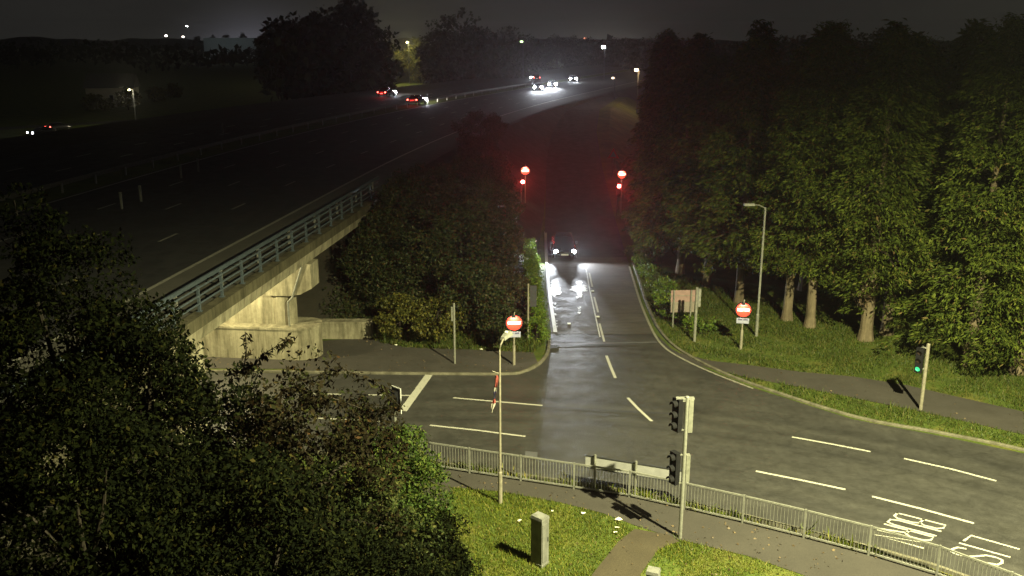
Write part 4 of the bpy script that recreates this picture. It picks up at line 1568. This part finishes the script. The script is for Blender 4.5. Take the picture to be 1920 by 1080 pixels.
fore(90, 372, 21, 190, "tall dark tree at the far left frame edge", "leaf_dark", 150, 221, 0.13, vr=5.2)
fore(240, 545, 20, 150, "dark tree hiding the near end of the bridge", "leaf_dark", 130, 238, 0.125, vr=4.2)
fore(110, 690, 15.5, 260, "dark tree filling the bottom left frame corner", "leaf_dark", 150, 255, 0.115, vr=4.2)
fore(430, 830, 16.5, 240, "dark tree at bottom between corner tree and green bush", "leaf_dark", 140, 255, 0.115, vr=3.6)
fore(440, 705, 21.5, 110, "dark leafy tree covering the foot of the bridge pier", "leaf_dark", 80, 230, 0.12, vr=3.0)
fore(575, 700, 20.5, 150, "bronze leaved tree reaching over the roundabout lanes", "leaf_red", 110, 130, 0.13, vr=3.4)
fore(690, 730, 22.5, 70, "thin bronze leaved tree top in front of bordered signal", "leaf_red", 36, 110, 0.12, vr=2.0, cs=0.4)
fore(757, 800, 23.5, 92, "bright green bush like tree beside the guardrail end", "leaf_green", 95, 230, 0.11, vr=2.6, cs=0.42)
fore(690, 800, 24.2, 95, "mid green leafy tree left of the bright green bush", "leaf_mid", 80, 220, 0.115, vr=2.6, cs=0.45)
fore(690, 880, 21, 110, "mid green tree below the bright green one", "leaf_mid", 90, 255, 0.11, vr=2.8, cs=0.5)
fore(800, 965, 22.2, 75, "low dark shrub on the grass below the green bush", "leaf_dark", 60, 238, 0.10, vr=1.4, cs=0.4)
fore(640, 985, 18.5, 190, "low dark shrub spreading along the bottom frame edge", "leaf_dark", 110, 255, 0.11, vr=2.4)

# sprays reaching out over the road: hanging leaves on thin twigs, one bough each
for lab, path, nl in (("thin leafy bough hanging in front of the bridge pier", [(425, 705, 20.3), (470, 690, 20.2), (500, 660, 20.1), (552, 631, 20.0)], 150),
                      ("upright leafy twig in front of the pale pier", [(455, 705, 20.4), (462, 660, 20.3), (460, 622, 20.3)], 60),
                      ("drooping bronze bough over the far lanes", [(560, 715, 21), (640, 690, 21), (705, 716, 21), (748, 760, 21.2)], 260),
                      ("short leafy bough over the stop line lane", [(560, 760, 21), (620, 745, 21), (690, 770, 21.3)], 200)):
    pts = [at_y(*p) for p in path]
    base = Vector((pts[0].x, pts[0].y, pts[0].z))
    e = empty("tree_bough", base)
    tag(e, lab, "bough", "boughs reaching from the left trees")
    MB().tube([p_ - base for p_ in pts], [0.022 - 0.005 * k for k in range(len(pts))], 6).build("twig", M["darkbark"], e)
    Q = []
    for k in range(nl):
        t = random.random() ** 0.8 * (len(pts) - 1)
        i = min(int(t), len(pts) - 2)
        q = pts[i].lerp(pts[i + 1], t - i) - base
        Q.append([q.x + random.gauss(0, 0.05), q.y + random.gauss(0, 0.12), q.z + random.gauss(-0.01, 0.05)])
    V = leaf_quads(np.array(Q), 0.15, 0.42, 1.3)
    o = link("leaves", quads_mesh("leaves", V, M["leaf_red"]), e)
    o["kind"] = "stuff"

# ---- bushes on the bank beside the slip road
bushes = [  # x, y, height, radius, material, label
    (-8.2, 50.6, 2.7, 1.2, "leaf_bush", "dark bush close beside the end of the bridge crosshead"),
    (-7.9, 53.2, 2.2, 1.3, "leaf_bush", "bush under the bridge edge before the abutment"),
    (-5.9, 46.6, 2.2, 1.35, "leaf_yellow", "yellowing low bush beside the pale retaining wall"),
    (-3.9, 46.4, 2.3, 1.35, "leaf_yellow", "yellow green bush right of the yellowing low bush"),
    (-7.6, 49.5, 2.3, 1.5, "leaf_bush", "ivy covered bush above the pale retaining wall"),
    (-5.6, 50.5, 3.3, 1.8, "leaf_bush", "dark bush behind the yellowing low bush"),
    (-2.4, 47.6, 3.6, 1.6, "leaf_bush", "dark bush behind the bare grey post"),
    (-0.9, 46.2, 3.3, 1.2, "leaf_bush", "dark bush right of the bare grey post"),
    (-0.3, 47.8, 3.6, 1.1, "leaf_brown", "brownish bush behind the left no entry sign"),
    (-2.9, 51.5, 4.6, 2.0, "leaf_bush", "big dark bush in the middle of the slip bank"),
    (-1.0, 51.5, 5.0, 1.6, "leaf_brown", "tall brownish bush above the left no entry sign"),
    (-6.6, 55.0, 3.3, 1.8, "leaf_bush", "dark bush beside the bridge abutment"),
    (-4.3, 56.5, 4.2, 2.1, "leaf_brown", "brown bush right of the bridge abutment"),
    (-1.4, 57.5, 5.4, 2.1, "leaf_bush", "tall dark bush in the upper slip bank"),
    (-0.7, 57.0, 4.4, 1.2, "leaf_brown", "brownish bush beside the lit slip road hedge"),
    (-6.0, 62.0, 2.6, 2.0, "leaf_bush", "low bush along the motorway edge beyond the railing"),
    (-3.4, 63.5, 4.4, 2.2, "leaf_bush", "dark bush crowning the bank beyond the railing"),
    (-1.3, 64.0, 4.9, 1.6, "leaf_brown", "brownish bush left of the car headlights"),
    (-2.6, 70.5, 4.0, 2.4, "leaf_bush", "dark bush on the bank crest below the red light"),
    (-1.6, 72.5, 4.0, 1.6, "leaf_brown", "bush just below the left red light"),
    (-2.6, 79.0, 3.4, 2.4, "leaf_bush", "dark bush behind the left red light"),
    (-3.0, 90.0, 3.4, 2.6, "leaf_bush", "farthest dark bush on the slip bank"),
]
for x, y, h, r, mt, lab in bushes:
    gz = max(0.0, bank_z(x, y)) if y < 66 else max(0.0, DECK - 0.62 * max(0, x - edge_x(y)))
    tree("bush", lab, "bush", "bushes on the slip road bank", (x, y, gz - 0.05), h, (0, 0, h * 0.52), (r, r, h * 0.5), int(34 * r * h / 5) + 16, 0.5, 120, 0.15, mt, tr=0.09, limbs=5, aspect=0.6)

# ivy carpet over the bank below the abutment
P = []
for _ in range(24000):
    x, y = random.uniform(-10.5, -2.0), random.uniform(47.6, 57)
    z = bank_z(x, y)
    if z > 0.25 and (x > -9.6 + 0.1136 * (y - 48) + random.gauss(0, 0.6)):
        P.append((x, y, z + random.uniform(0, 0.25)))
iv = link("ivy", quads_mesh("ivy", leaf_quads(np.array(P), 0.16, 0.7, 0.2), M["leaf_bush"]))
tag(iv, "dark ivy carpet over the bank beside the bridge pier", "ivy", kind="stuff")


# lit hedge along the slip road's left edge
def hedge(name, label, x0, x1, y0, y1, hfun, n, leaf, mat_, group=None):
    e = empty(name, ((x0 + x1) / 2, (y0 + y1) / 2, 0))
    tag(e, label, "hedge", group)
    ox, oy = (x0 + x1) / 2, (y0 + y1) / 2
    P = []
    for _ in range(n):
        y = random.uniform(y0, y1)
        h = hfun(y) * (0.85 + 0.2 * math.sin(y * 1.7) + 0.12 * math.sin(y * 4.1))
        side = random.random()
        z = random.uniform(0.02, h)
        bul = 0.16 * math.sin(y * 2.3 + z * 2) + 0.1 * math.sin(y * 5.1)
        if side < 0.5:
            x = x1 + bul + random.gauss(0, 0.09) - 0.25 * (z / h) ** 2
        elif side < 0.65:
            x = x0 + random.gauss(0, 0.1)
        else:
            x = random.uniform(x0, x1)
            z = h + random.gauss(0, 0.07)
        P.append((x - ox, y - oy, slip_z(y) + z))
    o = link("foliage", quads_mesh("foliage", leaf_quads(np.array(P), leaf, 0.6, 0.1), M[mat_]), e)
    o["kind"] = "stuff"
    st = MB()
    y = y0 + 0.4
    while y < y1:
        for k in range(3):
            st.tube([(random.uniform(-0.1, 0.1), y - oy, 0), (random.uniform(-0.3, 0.3), y - oy + random.uniform(-0.3, 0.3), hfun(y) * 0.8)], [0.03, 0.01], 5)
        y += 0.8
    st.build("stems", M["darkbark"], e)["kind"] = "stuff"
    return e


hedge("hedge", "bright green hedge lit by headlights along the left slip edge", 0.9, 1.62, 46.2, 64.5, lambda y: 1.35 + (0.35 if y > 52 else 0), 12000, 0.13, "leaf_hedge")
# weeds on the right verge, lit by the headlights
for x, y, h, r, lab in ((9.3, 60.5, 0.7, 0.8, "low green weeds at the top of the right slip verge"), (9.4, 57.0, 0.8, 0.9, "green weeds beside the right slip kerb, upper middle"), (9.2, 53.6, 0.9, 0.9, "green weeds left of the tan sign board"),
                        (9.3, 50.3, 0.9, 0.95, "leafy weeds in front of the tan sign board"), (10.4, 48.6, 0.7, 0.8, "low weeds between tan board and grey post foot"), (9.2, 64.0, 0.8, 0.8, "farthest green weeds on the right slip verge")):
    P = clump_points(*crown_clumps((0, 0, h * 0.4), (r, r * 1.5, h * 0.5), 16, 0.3, bottom=-0.2), 60)
    e = empty("weed_clump", (x, y, 0))
    tag(e, lab, "weeds", "weeds on the right slip verge")
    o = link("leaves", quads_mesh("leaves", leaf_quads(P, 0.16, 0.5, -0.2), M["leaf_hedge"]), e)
    o["kind"] = "stuff"
    st = MB()
    for k in range(7):
        st.tube([(random.uniform(-0.3, 0.3), random.uniform(-0.4, 0.4), 0), (random.uniform(-0.6, 0.6), random.uniform(-0.8, 0.8), h)], [0.012, 0.005], 5)
    st.build("stems", M["darkbark"], e)["kind"] = "stuff"


# ---- the conifer row on the right
def conifer(base, H, Rb, crown_z, label, n_bough, per, group="conifers right of the roundabout", tr=0.3, dead=False, spray=0.42):
    e = empty("conifer_tree", base)
    tag(e, label, "conifer", group)
    t = MB()
    lean = Vector((random.uniform(-0.2, 0.2), random.uniform(-0.2, 0.2), 0))
    t.tube([(0, 0, -0.2), (0, 0, 0.15), (0, 0, 0.6), Vector((0, 0, 3)) + lean * 0.3, Vector((0, 0, H * 0.6)) + lean * 0.6, Vector((0, 0, H * 0.97)) + lean],
           [tr * 1.5, tr * 1.25, tr, tr * 0.85, tr * 0.45, 0.03], 12)
    t.build("trunk", M["bark"], e)
    rng = RNG
    u = rng.random(n_bough)
    zs = crown_z + (H - crown_z) * u ** 0.9
    az = rng.uniform(0, 2 * math.pi, n_bough)
    f = (zs - crown_z) / (H - crown_z)
    ph = rng.uniform(0, 6.28, 4)
    lump = 1 + 0.16 * np.sin(az * 2 + ph[0] + zs * 0.5) + 0.13 * np.sin(az * 3 + zs * 1.1 + ph[1]) + 0.1 * np.sin(zs * 2.3 + ph[2])
    rad = Rb * (1 - f) ** 0.45 * rng.uniform(0.66, 1.16, n_bough) * lump * np.where(f < 0.08, 0.85, 1.0) + 0.25
    tips = np.stack([rad * np.cos(az), rad * np.sin(az), zs - 0.22 * rad * rng.uniform(0.5, 1.5, n_bough)], axis=1)
    outd = np.stack([np.cos(az), np.sin(az), np.full(n_bough, -0.55)], axis=1)
    side = np.stack([-np.sin(az), np.cos(az), np.zeros(n_bough)], axis=1)
    P = np.repeat(tips, per, axis=0)
    o_, s_ = np.repeat(outd, per, axis=0), np.repeat(side, per, axis=0)
    N = len(P)
    back = rng.random((N, 1)) ** 1.2
    P = P - o_ * back * 1.0 + s_ * rng.normal(size=(N, 1)) * (0.2 + 0.3 * back)
    P[:, 2:3] += rng.normal(size=(N, 1)) * 0.06 + back * 0.12 - 0.12 * np.abs(P[:, 0:1] * s_[:, 0:1] + P[:, 1:2] * s_[:, 1:2])
    V = leaf_quads(P, spray, 0.30, 0.0, dirs=o_ * 0.9 + s_ * rng.normal(size=(N, 1)) * 0.5)
    c_ = link("crown", quads_mesh("crown", V, M["needle"]), e)
    c_["kind"] = "stuff"
    # a few bare boughs that carry the sprays
    b = MB()
    for k in range(0, n_bough, max(1, n_bough // 26)):
        z = zs[k]
        b.tube([(0, 0, z + 0.3), tips[k] * np.array([0.5, 0.5, 1]) + np.array([0, 0, 0.25]), tips[k]], [0.07, 0.045, 0.012], 5)
    b.build("boughs", M["darkbark"], e)["kind"] = "stuff"
    if dead:
        P = clump_points([(-0.35, -0.5, 3.0), (-0.5, -0.4, 2.6)], [(0.5, 0.4, 0.5)] * 2, 160)
        d_ = link("dead_bough", quads_mesh("dead_bough", leaf_quads(P, 0.3, 0.3, 1.0), M["needle_dead"]), e)
        d_["kind"] = "stuff"
        MB().tube([(0, 0, 3.4), (-0.3, -0.4, 3.2), (-0.5, -0.5, 2.6)], [0.06, 0.04, 0.02], 6).build("dead_limb", M["bark"], e)
    return e


row = [  # px, py of the trunk foot, height, crown radius, crown start, label
    (1232, 492, 12.6, 2.6, 1.5, "leftmost front conifer edging the dark slip road"),
    (1275, 512, 14.6, 2.7, 2.2, "conifer behind the tan sign board"),
    (1325, 537, 13.9, 2.7, 2.6, "conifer with a faint trunk right of the tan board"),
    (1385, 567, 15.2, 2.9, 2.9, "conifer behind the right no entry sign"),
    (1475, 600, 14.6, 2.8, 3.3, "conifer with a pale trunk just right of the lamp column"),
    (1518, 612, 15.8, 2.9, 3.3, "conifer with the second pale trunk from the lamp column"),
    (1622, 637, 15.4, 3.2, 3.6, "conifer with the thickest pale trunk and a dead bough"),
    (1815, 684, 16.0, 3.4, 1.7, "conifer with low boughs behind the green signal"),
    (1905, 700, 15.2, 3.2, 1.2, "conifer at the right frame edge with boughs near the grass"),
]
for px, py, H, rb, cz, lab in row:
    p = at(px, py)
    big = px > 1400
    conifer((p.x, p.y, 0), H, rb, cz, lab, 430 if big else 340, 84 if big else 56, spray=0.24 if big else 0.3, dead=(px == 1622), tr=0.34 if px == 1622 else 0.27)
for x, y, lab in ((20.2, 47.8, "conifer filling the gap right of the thickest pale trunk"), (27.5, 39.5, "conifer just outside the right frame edge")):
    conifer((x, y, 0), 15.2, 3.2, 1.8, lab, 430, 80, spray=0.25)
second = [(13.5, 69), (16.2, 62.5), (18.5, 57), (21.5, 54), (24.5, 50.5), (27.5, 47.5), (30.5, 45), (12.6, 77), (13.8, 86), (15.5, 96), (17.5, 108)]
for x, y in second:
    conifer((x, y, 0), 15.5 + random.uniform(-0.6, 0.8), 2.9, 0.6, "dark conifer in the back row behind the lit ones", 230, 22, "conifers in the back row", spray=0.5)

# ---- far trees against the sky
far_t = [  # px, top py, half width px, distance
    (575, 32, 75, 215), (650, -4, 70, 205), (690, 42, 40, 230), (530, 60, 42, 240), (620, 60, 110, 190), (488, 60, 14, 330),
    (850, 34, 55, 240), (895, 52, 38, 250), (815, 52, 34, 260), (950, 57, 38, 270), (990, 70, 34, 280), (915, 75, 60, 240),
    (1045, 72, 30, 330), (1080, 70, 22, 360), (1110, 76, 36, 350), (1165, 76, 34, 330), (1215, 80, 38, 290), (1265, 80, 42, 260), (1330, 80, 46, 230),
    (1400, 80, 50, 210), (1480, 80, 50, 200), (1560, 77, 46, 200), (1640, 62, 48, 190), (1720, 80, 46, 190), (1790, 82, 48, 190), (1870, 80, 50, 190), (1940, 78, 50, 190),
    (732, 84, 22, 330), (787, 77, 26, 330), (455, 64, 10, 700), (425, 66, 9, 720), (400, 66, 8, 760), (370, 68, 9, 700)]
FAR_LAB = ["left shoulder tree of the tallest group on the skyline", "tallest dark tree on the skyline, cut by the frame top", "right shoulder tree of the tallest group on the skyline",
           "low tree at the left foot of the tallest skyline group", "broad tree standing in front of the tallest skyline group", "small skyline tree just right of the warehouse",
           "round dark tree on the skyline left of the headlight glare", "tree on the right flank of the round skyline tree", "tree on the left flank of the round skyline tree",
           "lower skyline tree between the round tree and the headlight glare", "small skyline tree just left of the headlight glare", "wide low tree beneath the round skyline tree",
           "small skyline tree straight above the headlight glare", "tiny skyline tree just right above the headlight glare", "small skyline tree just left of the small white street lamp",
           "small skyline tree just right of the small white street lamp", "skyline tree above the orange street lamp", "first skyline tree to the right of the orange street lamp",
           "second skyline tree to the right of the orange street lamp", "third skyline tree to the right of the orange street lamp", "skyline tree behind the conifer with the lamp column before it",
           "flat topped skyline tree left of the rounded bump", "rounded bump of a tree on the right skyline", "skyline tree just right of the rounded bump", "second skyline tree right of the rounded bump",
           "skyline tree close to the right frame edge", "skyline tree cut by the right frame edge", "far tree lit yellow by the left lamp of two", "far tree lit yellow by the right lamp of two",
           "tiny skyline tree before the right half of the warehouse", "tiny skyline tree before the middle of the warehouse", "tiny skyline tree before the left half of the warehouse", "tiny skyline tree left of the warehouse"]
for i, (px, py, hw, y) in enumerate(far_t):
    tp_ = at_y(px, py, y)
    r = hw / FPX * y
    H = max(6.0, tp_.z)
    lab = FAR_LAB[i]
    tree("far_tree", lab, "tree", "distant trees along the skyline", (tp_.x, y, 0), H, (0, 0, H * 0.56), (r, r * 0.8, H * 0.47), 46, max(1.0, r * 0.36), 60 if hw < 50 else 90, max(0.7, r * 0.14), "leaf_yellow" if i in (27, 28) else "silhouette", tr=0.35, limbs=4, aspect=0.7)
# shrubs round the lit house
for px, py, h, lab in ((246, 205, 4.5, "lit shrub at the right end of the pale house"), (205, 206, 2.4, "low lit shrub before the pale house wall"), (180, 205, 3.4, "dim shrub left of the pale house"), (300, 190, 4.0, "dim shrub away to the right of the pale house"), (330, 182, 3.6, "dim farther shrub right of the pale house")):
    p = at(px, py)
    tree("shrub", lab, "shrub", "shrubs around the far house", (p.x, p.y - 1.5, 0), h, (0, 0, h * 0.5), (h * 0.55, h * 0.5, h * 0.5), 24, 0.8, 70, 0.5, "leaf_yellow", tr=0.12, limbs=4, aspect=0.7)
# far wood that closes the view
P = []
for _ in range(9000):
    x = random.uniform(-420, 520)
    y = random.uniform(420, 560)
    hh = 10 + 3 * math.sin(x * 0.05) + 2 * math.sin(x * 0.13 + 1)
    P.append((x, y, random.uniform(0.2, 1) ** 0.6 * hh))
w_ = link("far_wood", quads_mesh("far_wood", leaf_quads(np.array(P), 3.4, 0.7, 0.2), M["silhouette"]))
tag(w_, "dark far wood closing the view below the skyline", "wood", kind="stuff")


# ---- grass
def inside(poly, x, y):
    c_ = False
    n = len(poly)
    j = n - 1
    for i in range(n):
        xi, yi = poly[i][0], poly[i][1]
        xj, yj = poly[j][0], poly[j][1]
        if (yi > y) != (yj > y) and x < (xj - xi) * (y - yi) / (yj - yi) + xi:
            c_ = not c_
        j = i
    return c_


path_poly = [tuple(at(*p))[:2] for p in [(1255, 1003), (1190, 992), (1160, 1015), (1110, 1078), (1095, 1130), (1190, 1130), (1200, 1078), (1235, 1030), (1275, 1015)]]


def grass(name, label, area, n, hgt, mat_, avoid=(), zf=None):
    xs = [p[0] for p in area]
    ys_ = [p[1] for p in area]
    P = []
    tries = 0
    while len(P) < n and tries < n * 6:
        tries += 1
        x, y = random.uniform(min(xs), max(xs)), random.uniform(min(ys_), max(ys_))
        if not inside(area, x, y) or any(inside(a, x, y) for a in avoid):
            continue
        bare = math.sin(x * 0.9 + 2.1 * math.sin(y * 0.7)) * math.sin(y * 1.15 + 1.7 * math.sin(x * 0.5)) + 0.35 * math.sin(x * 3.1) * math.sin(y * 2.7)
        if bare < -0.55 and random.random() < 0.75:
            continue
        P.append((x, y, zf(x, y) if zf else -0.01))
    P = np.array(P)
    N = len(P)
    patch = 0.55 + 0.45 * np.sin(P[:, 0] * 1.3 + np.sin(P[:, 1] * 0.9) * 2) * np.sin(P[:, 1] * 1.1 + 1.3)
    h = hgt * RNG.uniform(0.45, 1.25, N) * np.where(RNG.random(N) < 0.03, 2.2, 1.0) * (0.6 + 0.6 * patch)
    a = RNG.uniform(0, 2 * math.pi, N)
    w = hgt * 0.14
    dx, dy = np.cos(a) * w, np.sin(a) * w
    lean = RNG.normal(size=(N, 2)) * (h * 0.45)[:, None]
    V = np.zeros((N, 3, 3))
    V[:, 0] = P + np.stack([dx, dy, np.zeros(N)], 1)
    V[:, 1] = P - np.stack([dx, dy, np.zeros(N)], 1)
    V[:, 2] = P + np.stack([lean[:, 0], lean[:, 1], h], 1)
    o = link(name, quads_mesh(name, V, M[mat_], 3))
    tag(o, label, "grass", kind="stuff")


island = [(-6, 31.2)] + inner[1:9] + [(11, 22), (9, 19.5), (-6, 19.5)]
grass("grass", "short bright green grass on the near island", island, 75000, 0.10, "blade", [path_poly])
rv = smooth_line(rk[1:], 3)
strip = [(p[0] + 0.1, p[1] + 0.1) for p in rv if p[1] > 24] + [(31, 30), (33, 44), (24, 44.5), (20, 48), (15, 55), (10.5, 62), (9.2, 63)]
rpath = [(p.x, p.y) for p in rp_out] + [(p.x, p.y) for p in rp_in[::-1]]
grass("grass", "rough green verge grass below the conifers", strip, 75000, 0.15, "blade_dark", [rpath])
kv = [(x, y + 0.05) for x, y in near_guard[1:9]] + [(x, y + 0.42) for x, y in near_guard[1:9]][::-1]
grass("grass", "straggly weeds along the foot of the guardrail", kv, 3500, 0.28, "blade")
lf = [tuple(at(*p))[:2] for p in [(700, 640), (760, 652), (900, 657), (1000, 662), (1022, 640), (1020, 600), (990, 600), (700, 620)]]
grass("grass", "dark rough grass at the foot of the left bushes", lf, 12000, 0.2, "blade_dark")

# fallen leaves, nobody could count them
Q = []
for poly, n in ((island, 420), ([(p[0], p[1]) for p in near_guard[1:9]] + inner[1:9][::-1], 160), ([(p.x, p.y) for p in left_foot], 220), (strip, 320)):
    xs, yq = [p[0] for p in poly], [p[1] for p in poly]
    while n > 0:
        x, y = random.uniform(min(xs), max(xs)), random.uniform(min(yq), max(yq))
        if inside(poly, x, y):
            Q.append((x, y, random.uniform(0.015, 0.05)))
            n -= 1
fa = link("fallen_leaves", quads_mesh("fallen_leaves", leaf_quads(np.array(Q), 0.085, 0.7, 0.0, flat=0.85), M["needle_dead"]))
tag(fa, "brown fallen leaves scattered over grass and footways", "leaves", kind="stuff")

# ================================================================== NIGHT AIR
hz = MB()
hz.box(-1100, -40, -1.2, 1100, 1000, 30).build("haze", None)
hzo = bpy.data.objects["haze"]
tag(hzo, kind="stuff")
hm = bpy.data.materials.new("night haze")
hm.use_nodes = True
hn = hm.node_tree.nodes
hn.remove(hn["Principled BSDF"])
pv = hn.new("ShaderNodeVolumePrincipled")
pv.inputs["Color"].default_value = (0.9, 0.92, 0.95, 1)
pv.inputs["Density"].default_value = 0.00027
pv.inputs["Anisotropy"].default_value = 0.74
hm.node_tree.links.new(pv.outputs[0], hn["Material Output"].inputs["Volume"])
hzo.data.materials.append(hm)
